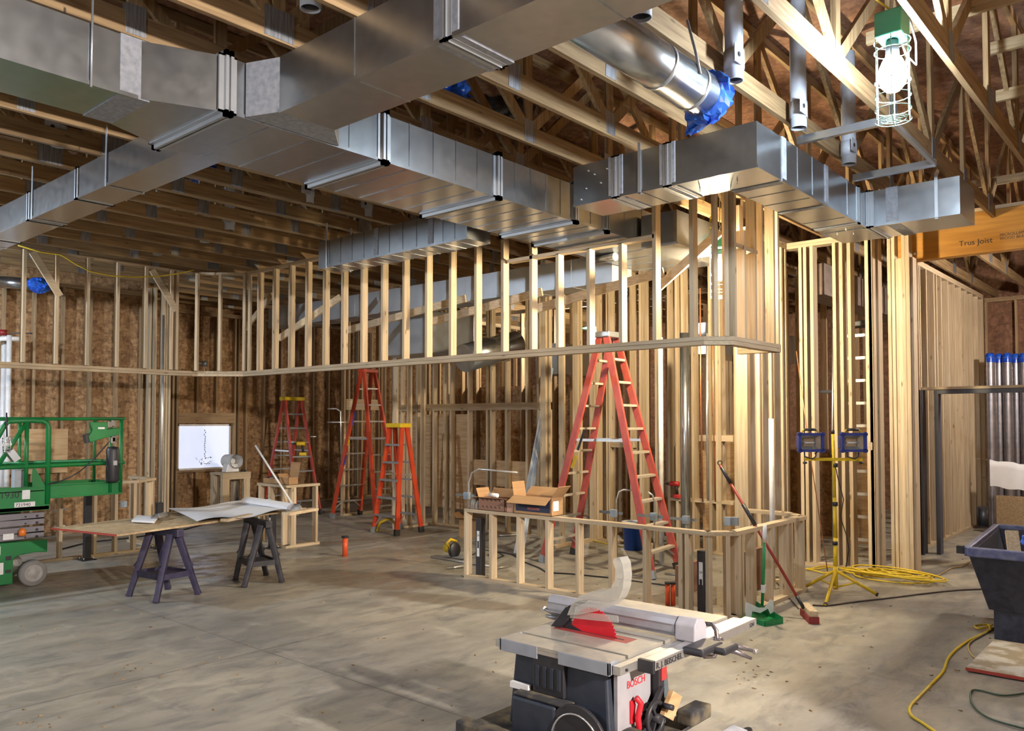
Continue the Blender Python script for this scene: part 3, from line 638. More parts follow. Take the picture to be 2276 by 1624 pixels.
# grey hanging pipes with a bracket
def drop_pipe(p, label, h=0.95, r=0.058):
    t = thing('grey_drop_pipe', label, 'vent pipe', tuple(p), 0, 'grey pipes hanging between the trusses')
    mb = MB(); mb.lathe([(r-0.006, 0.02), (r-0.006, 0.0), (r, 0.0), (r, h)], (0, 0, 0), 22); mb.build('pipe', PVC, t, world=False)
    mb = MB(); mb.lathe([(r+0.004, 0.07), (r+0.007, 0.07), (r+0.007, 0.19), (r+0.004, 0.19)], (0, 0, 0), 22); mb.build('collar', PVC, t, world=False)
    mb = MB(); mb.box(-0.128, -0.02, -0.066, -0.061, 0.075, 0.185); mb.build('bracket', PVC, t, world=False)
    mb = MB(); mb.cyl((-0.072, -0.067, 0.13), (-0.072, -0.072, 0.13), 0.016, 14); mb.build('bolt_hole', BLACK, t, world=False)
    return t
dp = [((1632, 180), 'grey hanging pipe beside the film-wrapped end of the round duct'), ((1775, 285), 'grey hanging pipe above the shiny corner of the bent duct'),
      ((1887, 365), 'grey hanging pipe between the two light steel channels'), ((1425, 40), 'grey pipe end showing beside the near edge of the long duct'),
      ((130, 325), 'grey hanging pipe between trusses above the shiny branch duct'), ((685, 452), 'grey hanging pipe under the trusses nearest the main duct flange'), ((815, 483), 'grey hanging pipe just above the seamed lower branch duct'),
      ((455, 538), 'small grey pipe end high above the soffit, second from the branch duct'), ((350, 566), 'small grey pipe end above the soffit studs nearest the branch duct'), ((510, 512), 'small grey pipe end above the soffit, farthest along the truss row'), ((690, 20), 'dark grey pipe up among the trusses beyond the long duct')]
for (q, lab) in dp:
    p = at(q[0], q[1], z=4.0)
    if q[0] > 1000: p = at(q[0], q[1], Y=2.29)
    o = drop_pipe(p, lab, 0.95)

# ------------------------------------------------------------------ hanging soffit frame
SF = [(-1.0, 11.45), (5.98, 11.45), (6.5, 10.93), (6.5, 3.40), (6.67, 3.20), (7.70, 3.20), (7.70, 3.62)]
t = thing('soffit_frame', 'long hanging soffit frame of pale studs with a doubled lower plate round the bar', 'soffit frame', (6.5, 7, 2.4))
def plate_run(name, pts, z, w, h, mats, parent, off):
    for i in range(len(pts)-1):
        a, b_ = Vector((*pts[i], 0)), Vector((*pts[i+1], 0)); d = (b_-a).normalized(); nrm = Vector((-d.y, d.x, 0))
        aa = a + nrm*off - d*0.0; bb = b_ + nrm*off
        MB().bar(aa+Vector((0, 0, z)), bb+Vector((0, 0, z)), w, h).build(name, WX if abs(d.x) > abs(d.y) else WY, parent)
for z in (2.419, 2.458): plate_run('lower_plate', SF, z, 0.089, 0.036, None, t, 0.045)
plate_run('upper_plate', SF[:3], 3.93, 0.089, 0.036, None, t, 0.045)
plate_run('upper_plate', [(6.5, 10.93), (6.5, 5.15)], 3.93, 0.089, 0.036, None, t, 0.045)
plate_run('upper_plate', [(6.5, 5.7), (6.5, 3.9)], 3.44, 0.089, 0.036, None, t, 0.045)
zt = 3.915
st = [(6.545, y) for y in [10.544-0.3975*k for k in range(0, 14)]]
st = [(x, y, None, zt) for x, y in st if y > 5.2]
st += [(6.545, y, None, 3.43) for y in (5.03, 4.645, 4.27)] + [(6.545, 3.90, None, 3.9), (6.545, 3.52, None, 3.9)]
studs('stud', t, st, 2.477, zt, (0, 1))
studs('stud', t, [(x, 11.405) for x in (3.30, 3.70, 4.085, 4.47, 4.86, 5.25, 5.62, 5.70)], 2.477, zt, (1, 0))
studs('stud', t, [(6.0, 11.36), (6.24, 11.13), (6.49, 10.88), (6.545, 10.83)], 2.477, zt, (0.7071, -0.7071))
studs('stud', t, [(6.72, 3.245, None, 3.9), (6.92, 3.245, None, 3.46), (7.14, 3.245, None, 3.9), (7.30, 3.245, None, 3.9), (7.56, 3.245, None, 3.9), (7.66, 3.245, None, 3.9)], 2.477, 3.9, (1, 0), 0.038, 0.089)
studs('stud', t, [(6.60, 3.34, None, 3.9), (6.66, 3.27, None, 3.9)], 2.477, 3.9, (0.64, -0.76))
studs('stud', t, [(7.655, 3.60, None, 3.9), (7.655, 3.42, None, 3.9)], 2.477, 3.9, (0, 1))
MB().bar((6.69, 3.25, 3.30), (7.2, 3.25, 3.30), 0.085, 0.038).build('blocking', WX, t)
for (a, b_) in (((620, 752), (757, 660)), ((768, 735), (1035, 663)), ((960, 715), (1205, 648)), ((1185, 688), (1475, 604))):
    MB().bar(at(*a, X=6.64), at(*b_, X=7.05), 0.035, 0.09, (0, 0, 1)).build('diagonal_brace', WY, t)
MB().bar(at(1462, 640, X=7.1), at(1600, 515, X=7.1), 0.03, 0.085).build('diagonal_brace', WY, t)
for (a, b_, Yp) in (((72, 560), (133, 658), 11.33), ((338, 600), (392, 690), 11.33)):
    MB().bar(at(*a, Y=Yp), at(*b_, Y=Yp), 0.03, 0.085).build('diagonal_brace', WX, t)
MB().bar(at(545, 730, X=6.9), at(605, 655, X=6.9), 0.03, 0.085).build('diagonal_brace', WY, t)
# yellow string hanging across the soffit
pts = [at(x, y, Y=11.2) for x, y in ((40, 545), (90, 560), (135, 566), (170, 588), (200, 603), (250, 613), (300, 616), (350, 614), (395, 608), (430, 600))]
o = MB().tube(pts, 0.009, 6).build('yellow_string', YCORD); tag(o, 'thin yellow cord sagging across the upper soffit studs', 'cord')

# ------------------------------------------------------------------ half walls
def half_wall(name, label, runs, z1, studlist, group=None):
    t = thing(name, label, 'half wall', (runs[0][0], runs[0][1], 0), 0, group)
    for i in range(len(runs)-1):
        a, b_ = Vector((*runs[i], 0)), Vector((*runs[i+1], 0)); d = (b_-a).normalized(); nr = Vector((-d.y, d.x, 0))*0.045
        pm = WX if abs(d.x) > abs(d.y) else WY
        MB().bar(a+nr+Vector((0, 0, 0.019)), b_+nr+Vector((0, 0, 0.019)), 0.089, 0.037).build('bottom_plate', pm, t)
        MB().bar(a+nr+Vector((0, 0, z1-0.019)), b_+nr+Vector((0, 0, z1-0.019)), 0.089, 0.037).build('top_plate', pm, t)
    for (x, y, wd) in studlist: studs('stud', t, [(x, y)], 0.038, z1-0.038, wd)
    return t
PW = [(6.5, 6.34), (6.5, 3.38), (6.68, 3.19), (8.28, 3.19), (8.55, 3.50), (8.55, 3.98)]
sl = [(6.545, y, (0, 1)) for y in (6.32, 5.945, 5.555, 5.17, 4.79, 4.40, 4.02, 3.65, 3.585)]
sl += [(6.56, 3.40, (0.69, -0.72)), (6.66, 3.28, (0.69, -0.72)), (6.74, 3.235, (1, 0)), (6.80, 3.235, (1, 0)), (7.05, 3.235, (1, 0)), (7.42, 3.235, (1, 0)), (7.80, 3.235, (1, 0)), (7.9, 3.235, (1, 0)), (8.2, 3.235, (1, 0)), (8.30, 3.28, (0.6, 0.8)), (8.5, 3.47, (0.6, 0.8)), (8.5, 3.9, (0, 1))]
half_wall('bar_half_wall', 'low pale stud half wall with rounded corner standing on the wet concrete below the soffit', PW, 0.765, sl)
half_wall('far_half_wall', 'low pale stud half wall behind the plan table and green lift', [(3.3, 10.85), (4.95, 10.85), (5.35, 11.2), (5.35, 11.9)], 0.95,
          [(x, 10.895, (1, 0)) for x in (3.45, 3.99, 4.40, 4.66, 4.90)] + [(5.3, 11.3, (0, 1)), (5.3, 11.8, (0, 1))])
half_wall('short_half_wall', 'short stud half wall holding drill boxes behind the plan table', [(6.40, 10.35), (6.40, 9.62), (6.95, 9.62)], 0.86,
          [(6.445, y, (0, 1)) for y in (10.3, 10.05, 9.72)] + [(6.5, 9.665, (1, 0)), (6.54, 9.665, (1, 0)), (6.9, 9.665, (1, 0))])
# steel stubs with stickers
def steel_post(p, h, label, sticker=None):
    t = thing('steel_post', label, 'steel post', (p[0], p[1], 0), 0)
    MB().box(-0.038, 0.038, -0.038, 0.038, 0.01, h).build('tube', BLACK, t, bevel=0.004, world=False)
    MB().box(-0.085, 0.085, -0.085, 0.085, 0, 0.010).build('base_plate', BLACK, t, world=False)
    mb = MB()
    for i in (-1, 1):
        for j in (-1, 1): mb.cyl((0.06*i, 0.06*j, 0.01), (0.06*i, 0.06*j, 0.035), 0.008, 8)
    mb.build('anchor_bolt', ALU, t, world=False)
    if sticker:
        s = MB().box(-0.0395, -0.0385, -0.019, 0.019, h-0.42 if h > 0.6 else h-0.3, h-0.14 if h > 0.6 else h-0.1).build('sticker', LABEL, t, world=False)
        text('sticker_print', sticker, 0.032, (p[0]-0.0400, p[1]+0.016, h-0.20), (0, -1, 0), (0, 0, 1), INK, t)
        MB().box(-0.0402, -0.0396, -0.012, 0.012, h-0.33, h-0.25).build('sticker_mark', INK, t, world=False)
    return t
p = at(1052, 1283, z=0); steel_post((6.62, 6.20), 0.66, 'black steel post with white sticker at the far end of the bar half wall', '24')
steel_post((6.62, 3.49), 0.58, 'black steel post with white 24 sticker near the bar half wall corner', '24')
steel_post((4.25, 10.72), 1.0, 'black steel post on a base plate at the far half wall below the lift platform')
steel_post((5.3, 11.0), 0.62, 'short black steel post showing behind the plan table papers')
steel_post((6.30, 9.80), 0.52, 'black steel post with sticker by the short half wall', '24')
# ------------------------------------------------------------------ inner stud walls
H = 3.93
# main inner wall, X = 9.85, from the service passage to the kitchen
t = wallframe('inner_stud_wall', 'tall warm-lit stud wall behind the big orange ladder', 'stud wall', (9.85, 2.58), (9.85, 6.85), 0, H, 0.406, 0.14,
              skip=((0.3, 0.42), (1.0, 1.1)), extra=(0.06, 0.42, 0.46, 0.66, 0.75, 1.10, 1.18, 1.55, 1.60, 2.10, 2.32, 2.36, 2.71, 2.95, 3.07, 3.48, 3.52, 4.05))
MB().box(9.78, 9.92, 4.72, 5.66, 0.66, 0.70).build('sill', WY, t)
MB().box(9.78, 9.92, 3.0, 3.3, 1.40, 1.49).build('blocking', WY, t)
MB().box(9.79, 9.91, 6.2, 6.6, 1.36, 1.45).build('blocking', WY, t)
MB().box(9.79, 9.91, 4.72, 5.2, 1.47, 1.55).build('blocking', WY, t)
MB().box(9.79, 9.91, 4.72, 5.1, 2.75, 2.84).build('blocking', WY, t)
# stack of flat studs at the end of the wall
t = thing('stud_pack', 'tight pack of seven full-height pale studs carrying the orange beam end', 'post', (9.95, 2.8, 0))
for k in range(7): studs('stud', t, [(9.90+0.012*((k*5) % 3), 2.57+0.0395*k)], 0.0, 3.58 if k < 5 else 3.93, (0, 1), 0.037, 0.14)
t = thing('opening_post', 'doubled pale post beside the aluminium ladder opening', 'post', (10.1, 3.1, 0))
for k in range(3): studs('stud', t, [(10.02, 2.98+0.0395*k)], 0, 3.93, (0, 1), 0.037, 0.14)
t = wallframe('end_stud_wall', 'pale stud wall of wide studs at the end of the bar half wall', 'stud wall', (8.62, 4.05), (9.76, 4.05), 0, H, 0.33, 0.14, extra=(0.06, 0.42, 0.75))
t = wallframe('kitchen_stud_wall', 'brown-lit stud wall with a long middle header beyond the bar', 'stud wall', (9.46, 7.45), (9.46, 10.95), 0, H, 0.406, 0.089, header=((0.0, 3.5, 1.91, 2.02),), extra=(0.2, 1.15, 2.2))
t = wallframe('return_stud_wall', 'short return wall of studs joining kitchen wall and ladder corner', 'stud wall', (8.7, 10.05), (9.4, 10.05), 0, H, 0.3, 0.089)
t = wallframe('pier_stud_wall', 'short pale stud wall behind the big ladder foot', 'stud wall', (8.60, 6.90), (9.78, 6.90), 0, H, 0.406, 0.089, extra=(0.1, 0.75))
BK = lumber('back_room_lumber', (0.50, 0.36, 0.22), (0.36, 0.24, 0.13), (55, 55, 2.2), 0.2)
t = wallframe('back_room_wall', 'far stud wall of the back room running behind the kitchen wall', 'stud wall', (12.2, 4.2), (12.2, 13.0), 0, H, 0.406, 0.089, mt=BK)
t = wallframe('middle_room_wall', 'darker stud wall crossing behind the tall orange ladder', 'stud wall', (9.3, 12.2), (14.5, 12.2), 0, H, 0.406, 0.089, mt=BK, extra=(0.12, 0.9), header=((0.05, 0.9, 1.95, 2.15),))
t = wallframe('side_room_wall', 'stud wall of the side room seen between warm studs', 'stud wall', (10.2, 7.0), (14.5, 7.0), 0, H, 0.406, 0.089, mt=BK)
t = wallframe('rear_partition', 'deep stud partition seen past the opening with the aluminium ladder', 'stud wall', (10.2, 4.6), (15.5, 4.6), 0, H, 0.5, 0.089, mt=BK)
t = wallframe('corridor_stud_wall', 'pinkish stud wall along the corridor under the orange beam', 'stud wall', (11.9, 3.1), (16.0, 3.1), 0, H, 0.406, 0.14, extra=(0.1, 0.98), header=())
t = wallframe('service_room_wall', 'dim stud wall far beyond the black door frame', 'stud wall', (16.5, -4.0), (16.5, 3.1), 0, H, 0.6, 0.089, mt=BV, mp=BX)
o = MB().box(16.58, 16.60, -4.0, 3.1, 0, 3.9).build('service_room_sheathing', DECK); tag(o, 'strand board sheathing toned dark to look dim behind the far service room studs', 'sheathing')  # dark deck board makes this far wall look dim
for k, (a, b_) in enumerate((((12.28, 4.2), (12.30, 8.5)), ((12.28, 9.0), (12.30, 12.6)))):
    o = MB().box(a[0], b_[0], a[1], b_[1], 0.0, 2.44 if k else 1.3).build('sheathing_panel', OSB); tag(o, ('strand board panel low behind the warm back room studs', 'tall strand board panel behind the kitchen wall studs')[k], 'sheathing')
o = MB().box(9.52, 9.54, 9.2, 10.9, 0.3, 1.85).build('plywood_sheet', PLY); tag(o, 'dusty plywood panel behind the kitchen wall studs below the header', 'plywood')
o = MB().box(9.508, 9.522, 7.5, 9.1, 0.72, 1.12).build('plywood_strip', PLY); tag(o, 'plywood strip fixed across the studs behind the cardboard boxes', 'plywood')
o = MB().box(9.95, 11.6, 5.22, 5.24, 0.0, 1.55).build('plywood_backing', PLY); tag(o, 'plywood backing board behind the drill ledge', 'plywood')
o = MB().box(12.0, 12.02, 3.75, 4.2, 0.0, 1.7).build('brown_board', PLY); tag(o, 'brown board behind the aluminium extension ladder', 'plywood')
o = MB().box(2.3, 5.0, 13.385, 13.40, 0.95, 1.62).build('plywood_backer', PLY); tag(o, 'wide plywood backer fixed to the wall studs behind the green lift rails', 'plywood')
# orange engineered beam with its printing
BEAMM = noisemat('engineered_beam', (0.52, 0.25, 0.03), (0.40, 0.18, 0.02), (30, 1.6, 22), 0.6)
t = thing('engineered_beam', 'deep orange engineered wood beam with black printing on the stud pack', 'beam', (10.2, 1, 3.6))
MB().box(10.19, 10.33, -3.0, 2.86, 3.6, 4.06).build('beam_body', BEAMM, t)
MB().box(10.17, 10.35, -3.0, 2.86, 4.062, 4.10).build('top_plate', WY, t)
text('beam_lettering', 'Trus Joist', 0.085, (10.188, 2.16, 3.70), (0, -1, 0), (0, 0, 1), INK, t)
text('beam_lettering', 'MICROLLAM LVL\nWOOD BEAM', 0.042, (10.188, 1.76, 3.755), (0, -1, 0), (0, 0, 1), INK, t)
INKF = flat('faded_ink', (0.22, 0.12, 0.03), 0.7)
text('beam_lettering', 'Distributed by', 0.075, (10.188, 1.36, 3.77), (0, -1, 0), (0, 0, 1), INKF, t)
mb = MB()
for (y, z) in ((2.62, 3.68), (1.12, 3.76)): mb.lathe([(0.0, 10.165), (0.018, 10.172), (0.02, 10.19)], (0, y, z), 12, 'x')
mb.build('bolt_head', ALU, t)
# black door frames
def door_frame(name, label, x, y0, y1, h, dp=0.14, fw=0.05):
    t = thing(name, label, 'door frame', (x, y0, 0))
    MB().box(x, x+dp, y0, y0+fw, 0, h).build('jamb', DARK, t); MB().box(x, x+dp, y1-fw, y1, 0, h).build('jamb', DARK, t)
    MB().box(x-0.003, x+dp+0.003, y0-0.002, y1+0.002, h, h+fw).build('head', DARK, t)
    return t
door_frame('steel_door_frame', 'wide black steel door frame standing in front of the corridor studs', 11.675, 0.6, 2.80, 2.09)
o = MB().box(11.66, 11.83, 0.3, 2.95, 2.145, 2.18).build('header_board', WY); tag(o, 'board lying across the head of the wide black door frame', 'board')
door_frame('steel_door_frame', 'narrow black steel door frame standing inside the ladder opening', 11.2, 3.82, 4.35, 2.12, 0.1, 0.035)
t = thing('steel_jamb', 'broad black steel jamb between the stud pack and the wide door frame', 'door jamb', (11.5, 2.97, 0)); MB().box(11.50, 11.78, 2.93, 2.97, 0, 2.14).build('jamb_leaf', DARK, t); MB().box(11.50, 11.53, 2.90, 3.0, 0, 2.14).build('stop', DARK, t)
o = MB().box(10.24, 10.27, 2.90, 2.94, 0, 2.35).build('black_strip', DARK); tag(o, 'thin black steel strip standing beside the stud pack', 'steel strip')
for k, y in enumerate((3.03, 3.09)): 
    o = MB().box(11.55+0.1*k, 11.69+0.1*k, y, y+0.038, 0, H).build('loose_stud', BV); tag(o, ('brown stud standing just behind the broad black jamb', 'second brown stud behind the broad black jamb, deeper in')[k], 'stud')
# ------------------------------------------------------------------ stepladders
def ladder(name, label, near, far, H, rail_m, step_m, cap_m, n, rails=(0.075, 0.03), steps=(0.075, 0.03), both=True, braces=True, tcap=(0.3, 0.5)):
    """near/far: two feet each; near side carries the treads"""
    near = [Vector((*p, 0)) for p in near]; far = [Vector((*p, 0)) for p in far]
    c = (near[0]+near[1]+far[0]+far[1])/4; t = thing(name, label, 'stepladder', tuple(c))
    wdir = (near[1]-near[0]).normalized(); ddir = ((far[0]+far[1])/2-(near[0]+near[1])/2).normalized()
    top = []; tw, td = tcap
    for pr_, s in ((near, -1), (far, 1)):
        for k, p in enumerate(pr_):
            q = c + wdir*(tw/2*(1 if k else -1)) + ddir*(s*0.05) + Vector((0, 0, H-0.06)); top.append(q)
            mb = MB(); d = (q-p).normalized()
            mb.bar(p+Vector((0, 0, 0.03)), q, rails[1], rails[0], ddir*s); mb.build('side_rail', rail_m, t)
            mb = MB(); mb.bar(p+Vector((0, 0, 0.0)), p+Vector((0, 0, 0.0))+d*0.09, rails[1]*1.5, rails[0]*1.25, ddir*s); mb.build('foot_pad', RUBBER if k else GALVD, t)
    MB().cbox(c+Vector((0, 0, H-0.03)), (abs(wdir.x)*(tw+0.06)+abs(ddir.x)*0.2+0.0, abs(wdir.y)*(tw+0.06)+abs(ddir.y)*0.2, 0.07)).build('top_cap', cap_m, t, bevel=0.012)
    for i in range(1, n+1):
        f = i/(n+1.0)
        a = near[0]+(top[0]-near[0])*f; b_ = near[1]+(top[1]-near[1])*f
        MB().bar(a, b_, steps[0], steps[1]).build('step', step_m, t)
        if both:
            a = far[0]+(top[2]-far[0])*f; b_ = far[1]+(top[3]-far[1])*f
            MB().bar(a, b_, 0.045, 0.026).build('rear_rung', step_m, t)
    if braces:
        f = 0.55
        for k in (0, 1):
            a = near[k]+(top[k]-near[k])*f; b_ = far[k]+(top[2+k]-far[k])*f
            MB().bar(a, b_, 0.008, 0.03).build('spreader', ALU, t)
        for k in (0, 1):
            for (pr_, tp) in ((near, top[0:2]), (far, top[2:4])):
                p = pr_[k]+(tp[k]-pr_[k])*0.06; q = pr_[0]+(pr_[1]-pr_[0])*(0.3 if k == 0 else 0.7)+((tp[0]+tp[1])/2-(pr_[0]+pr_[1])/2)*(1/(n+1.0))
                MB().bar(p, q, 0.006, 0.025).build('knee_brace', ALU, t)
    return t
BIGR = noisemat('dusty_red_fibreglass', (0.50, 0.10, 0.075), (0.40, 0.065, 0.06), (10, 10, 6), 0.5)
t = ladder('stepladder', 'tall orange-red ten-foot stepladder with pale rungs standing behind the bar half wall', [(7.79, 4.72), (8.50, 4.79)], [(7.84, 6.30), (8.56, 6.36)], 2.80, BIGR, ALUT, GALVD, 9, (0.085, 0.032), (0.08, 0.028), tcap=(0.26, 0.5))
mb = MB(); q = at(1290, 970, X=7.80); mb.bar(at(1284, 1000, X=7.805), at(1299, 955, X=7.80), 0.006, 0.03, (0, 1, 0)); mb.build('maker_sticker', INK, t)
mb = MB(); mb.bar(at(1271, 1040, X=7.805), at(1281, 1012, X=7.80), 0.006, 0.04, (0, 1, 0)); mb.build('safety_sticker', YEL, t)
t = ladder('stepladder', 'tall bright orange stepladder with purple stripes behind the small yellow-capped one', [(8.93, 10.78), (9.50, 10.78)], [(8.99, 12.08), (9.62, 12.08)], 2.66, ORL, ALU, ORL, 8, (0.085, 0.03), (0.07, 0.025), tcap=(0.24, 0.4))
PURP = flat('purple_tape', (0.10, 0.06, 0.32), 0.5)
for (f0, f1, m_) in ((0.36, 0.43, PURP), (0.64, 0.74, PURP), (0.5, 0.56, CAPY)):
    a, b_ = Vector((8.99, 12.08, 0.03)), Vector((9.155, 11.48, 2.60)); MB().bar(a+(b_-a)*f0, a+(b_-a)*f1, 0.034, 0.089, (0, 1, 0)).build('tape_band', m_, t)
t = ladder('stepladder', 'small orange stepladder with yellow cap and wide grey treads nearest the far half wall', [(8.25, 10.02), (8.22, 9.44)], [(8.78, 10.0), (8.75, 9.46)], 1.70, ORL, GALVD, CAPY, 5, (0.075, 0.03), (0.09, 0.03), tcap=(0.30, 0.3))
mb = MB()
for s in (0, 1): 
    y = 9.50 if s else 9.96
    mb.tube([(8.27, y, 0.02), (8.29, y+(0.05 if s else -0.05), 0.16), (8.33, 9.73, 0.24)], 0.022, 8)
mb.build('yellow_brace', CAPY, t)
t = ladder('stepladder', 'dark red stepladder with yellow cap standing farthest back beside the fan heater', [(8.70, 12.75), (9.22, 12.75)], [(8.95, 14.25), (9.50, 14.25)], 2.20, REDL, GALVD, CAPY, 7, (0.08, 0.03), (0.075, 0.026), tcap=(0.36, 0.4))
# extension ladder of bright rungs in the opening
t = thing('extension_ladder', 'aluminium extension ladder with black top tray standing in the wall opening', 'ladder', (10.6, 3.35, 0))
a, b_ = Vector((10.62, 3.66, 0.0)), Vector((10.62, 3.28, 0.0))
for p in (a, b_): MB().bar(p, p+Vector((0.0, 0, 2.95)), 0.03, 0.07, (0, 1, 0)).build('side_rail', YEL if p is a else ALU, t)
for k in range(10): MB().bar((10.62, 3.65, 0.25+k*0.285), (10.62, 3.29, 0.25+k*0.285), 0.05, 0.035).build('rung', ALU, t)
MB().box(10.5, 10.74, 3.25, 3.70, 2.92, 2.99).build('top_tray', BLACK, t, bevel=0.01)

# ------------------------------------------------------------------ scissor lift
t = thing('scissor_lift', 'green scissor lift with extended railed platform parked at the left wall side', 'scissor lift', (2.9, 9.8, 0))
Y0, Y1 = 9.45, 10.2
mb = MB(); mb.prism([(1.6, 0.05), (3.02, 0.05), (3.02, 0.30), (3.07, 0.335), (3.22, 0.35), (3.345, 0.34), (3.345, 0.47), (1.6, 0.50)], lambda a, b, c: (a, c, b), Y0, Y1); mb.build('chassis', GREEN, t, bevel=0.008)
MB().box(1.6, 3.0, Y0+0.1, Y1-0.1, 0.03, 0.12).build('underbody', BLACK, t)
for (x, y) in ((3.205, Y0-0.035), (3.205, Y1-0.05), (1.85, Y0-0.035)):
    mb = MB(); mb.lathe([(0.03, 0.0), (0.12, 0.0), (0.135, 0.012), (0.135, 0.085), (0.12, 0.097), (0.03, 0.097)], (x, y, 0.136), 30, 'y'); w_ = mb.build('wheel', flat('grey_tyre', (0.22, 0.22, 0.22), 0.75), t)
    mb = MB(); mb.lathe([(0.0, -0.006), (0.035, -0.006), (0.04, 0.0), (0.075, -0.002), (0.085, -0.008), (0.09, 0.002)], (x, y, 0.136), 24, 'y')
    for k in range(5): mb.cyl((x+0.055*math.cos(k*1.257), y-0.012, 0.136+0.055*math.sin(k*1.257)), (x+0.055*math.cos(k*1.257), y, 0.136+0.055*math.sin(k*1.257)), 0.008, 8)
    mb.build('hub', flat('grey_hub', (0.36, 0.35, 0.34), 0.6), w_)
SC = flat('scissor_grey', (0.20, 0.19, 0.22), 0.5)
for k in range(4):
    z = 0.515+0.072*k; s = 1 if k % 2 else -1
    MB().bar((1.6, Y0+0.03, z+0.010*s), (3.31, Y0+0.03, z-0.010*s+0.01), 0.04, 0.066).build('scissor_arm', SC, t)
    MB().bar((1.6, Y1-0.03, z), (3.31, Y1-0.03, z), 0.04, 0.066).build('scissor_arm', SC, t)
    mb = MB(); mb.cyl((3.24, Y0-0.0, z), (3.24, Y0+0.01, z), 0.014, 10); mb.cyl((3.13, Y0-0.0, z), (3.13, Y0+0.01, z), 0.009, 10); mb.build('pivot_pin', BLACK, t)
mb = MB(); mb.lathe([(0.0, 0.0), (0.035, 0.0), (0.036, 0.05), (0.02, 0.075), (0.0, 0.08)], (3.09, Y0-0.03, 0.54), 14); mb.build('beacon', flat('amber_lens', (0.75, 0.2, 0.03), 0.25), t)
MB().box(2.92, 3.02, Y0-0.003, Y0, 0.51, 0.57).build('sticker', LABEL, t); MB().box(2.86, 2.93, Y0-0.003, Y0, 0.16, 0.28).build('sticker', LABEL, t); MB().box(2.84, 2.90, Y0-0.003, Y0, 0.36, 0.45).build('sticker', LABEL, t)
MB().box(2.95, 3.0, Y0-0.008, Y0, 0.30, 0.34).build('latch', BLACK, t); MB().box(2.95, 3.0, Y0-0.008, Y0, 0.17, 0.20).build('latch', BLACK, t)
mb = MB(); mb.prism([(1.2, 0.79), (3.355, 0.79), (3.355, 0.915), (3.37, 0.95), (3.37, 1.03), (3.26, 1.03), (3.18, 1.04), (1.2, 1.065)], lambda a, b, c: (a, c, b), Y0, Y0+0.02); mb.build('side_panel', GREEN, t, bevel=0.004)
mb = MB(); mb.box(1.2, 3.355, Y0, Y1, 0.79, 0.83); mb.box(1.2, 3.3, Y0, Y1, 0.99, 1.0); mb.build('platform_floor', GREEN, t)
mb = MB(); mb.box(3.36, 4.12, Y0+0.005, Y0+0.03, 0.91, 1.04); mb.box(3.36, 4.12, Y1-0.03, Y1-0.005, 0.91, 1.04); mb.box(4.09, 4.12, Y0+0.005, Y1, 0.91, 1.04); mb.box(3.36, 4.12, Y0, Y1, 0.905, 0.925); mb.box(3.36, 4.12, Y0-0.008, Y0+0.035, 1.04, 1.055); mb.build('extension_deck', GREEN, t, bevel=0.003)
mb = MB(); mb.prism([(3.19, 1.03), (3.34, 1.03), (3.30, 1.06), (3.20, 1.26), (3.185, 1.20)], lambda a, b, c: (a, c, b), Y0+0.0, Y0+0.015); mb.build('gusset', GREEN, t)
def rail(name, pts, r=0.021): return MB().tube(pts, r, 10).build(name, GREEN, t)
yr = Y0+0.005
rail('top_rail', [(1.2, yr, 1.74), (4.13, yr, 1.76)], 0.018); rail('mid_rail', [(1.2, yr, 1.245), (4.13, yr, 1.262)], 0.023)
rail('guard_hoop', [(3.335, yr, 0.85), (3.335, yr, 1.66), (3.32, yr, 1.71), (3.27, yr, 1.735), (3.16, yr, 1.74), (2.95, yr, 1.73), (2.90, yr, 1.66), (2.80, yr, 1.45)], 0.028)
rail('rail_post', [(3.125, yr, 1.05), (3.125, yr, 1.73)], 0.022); rail('diagonal_brace', [(3.11, yr, 1.70), (2.86, yr, 1.27)], 0.022)
rail('rail_post', [(4.10, yr, 0.93), (4.10, yr, 1.76)], 0.02); rail('rail_post', [(3.985, yr, 0.93), (3.985, yr, 1.75)], 0.018)
rail('far_top_rail', [(1.2, Y1, 1.76), (4.13, Y1, 1.76), (4.13, Y0, 1.76)], 0.018); rail('far_mid_rail', [(1.2, Y1, 1.26), (4.13, Y1, 1.26), (4.13, Y0, 1.26)], 0.02)
for x in (4.11, 3.3, 2.5): rail('rail_post', [(x, Y1, 0.95), (x, Y1, 1.76)], 0.018)
mb = MB(); mb.prism([(3.73, 1.72), (3.89, 1.72), (3.89, 1.64), (4.02, 1.66), (4.02, 1.58), (3.86, 1.545), (3.71, 1.50), (3.69, 1.56), (3.735, 1.63)], lambda a, b, c: (a, c, b), Y0-0.13, Y0-0.03); mb.build('control_box', GREEN, t, bevel=0.006)
mb = MB(); mb.prism([(3.66, 1.58), (3.72, 1.60), (3.74, 1.50), (3.68, 1.49)], lambda a, b, c: (a, c, b), Y0-0.12, Y0-0.04); mb.build('joystick_guard', BLACK, t)
MB().box(3.79, 3.86, Y0-0.133, Y0-0.13, 1.645, 1.665).build('sticker', LABEL, t)
for (x, z) in ((3.93, 1.70), (3.97, 1.715), (3.93, 1.60), (3.98, 1.54), (4.00, 1.60), (3.97, 1.52)): MB().box(x, x+0.045, Y0-0.05, Y0-0.02, z-0.04, z+0.03).build('junction_box', GALV, t, bevel=0.004)
mb = MB(); pts = []
for k in range(330):
    f = k/329.0; cx = 3.95-0.62*f; cz = 1.50-0.44*f-0.10*math.sin(PI*f)*(1 if f < 1 else 0); pts.append((cx+0.010*math.sin(k*0.9), Y0-0.03+0.010*math.cos(k*0.9), cz+0.006*math.sin(k*0.9)))
mb.tube(pts, 0.0045, 5); mb.build('coiled_cable', BLACK, t)
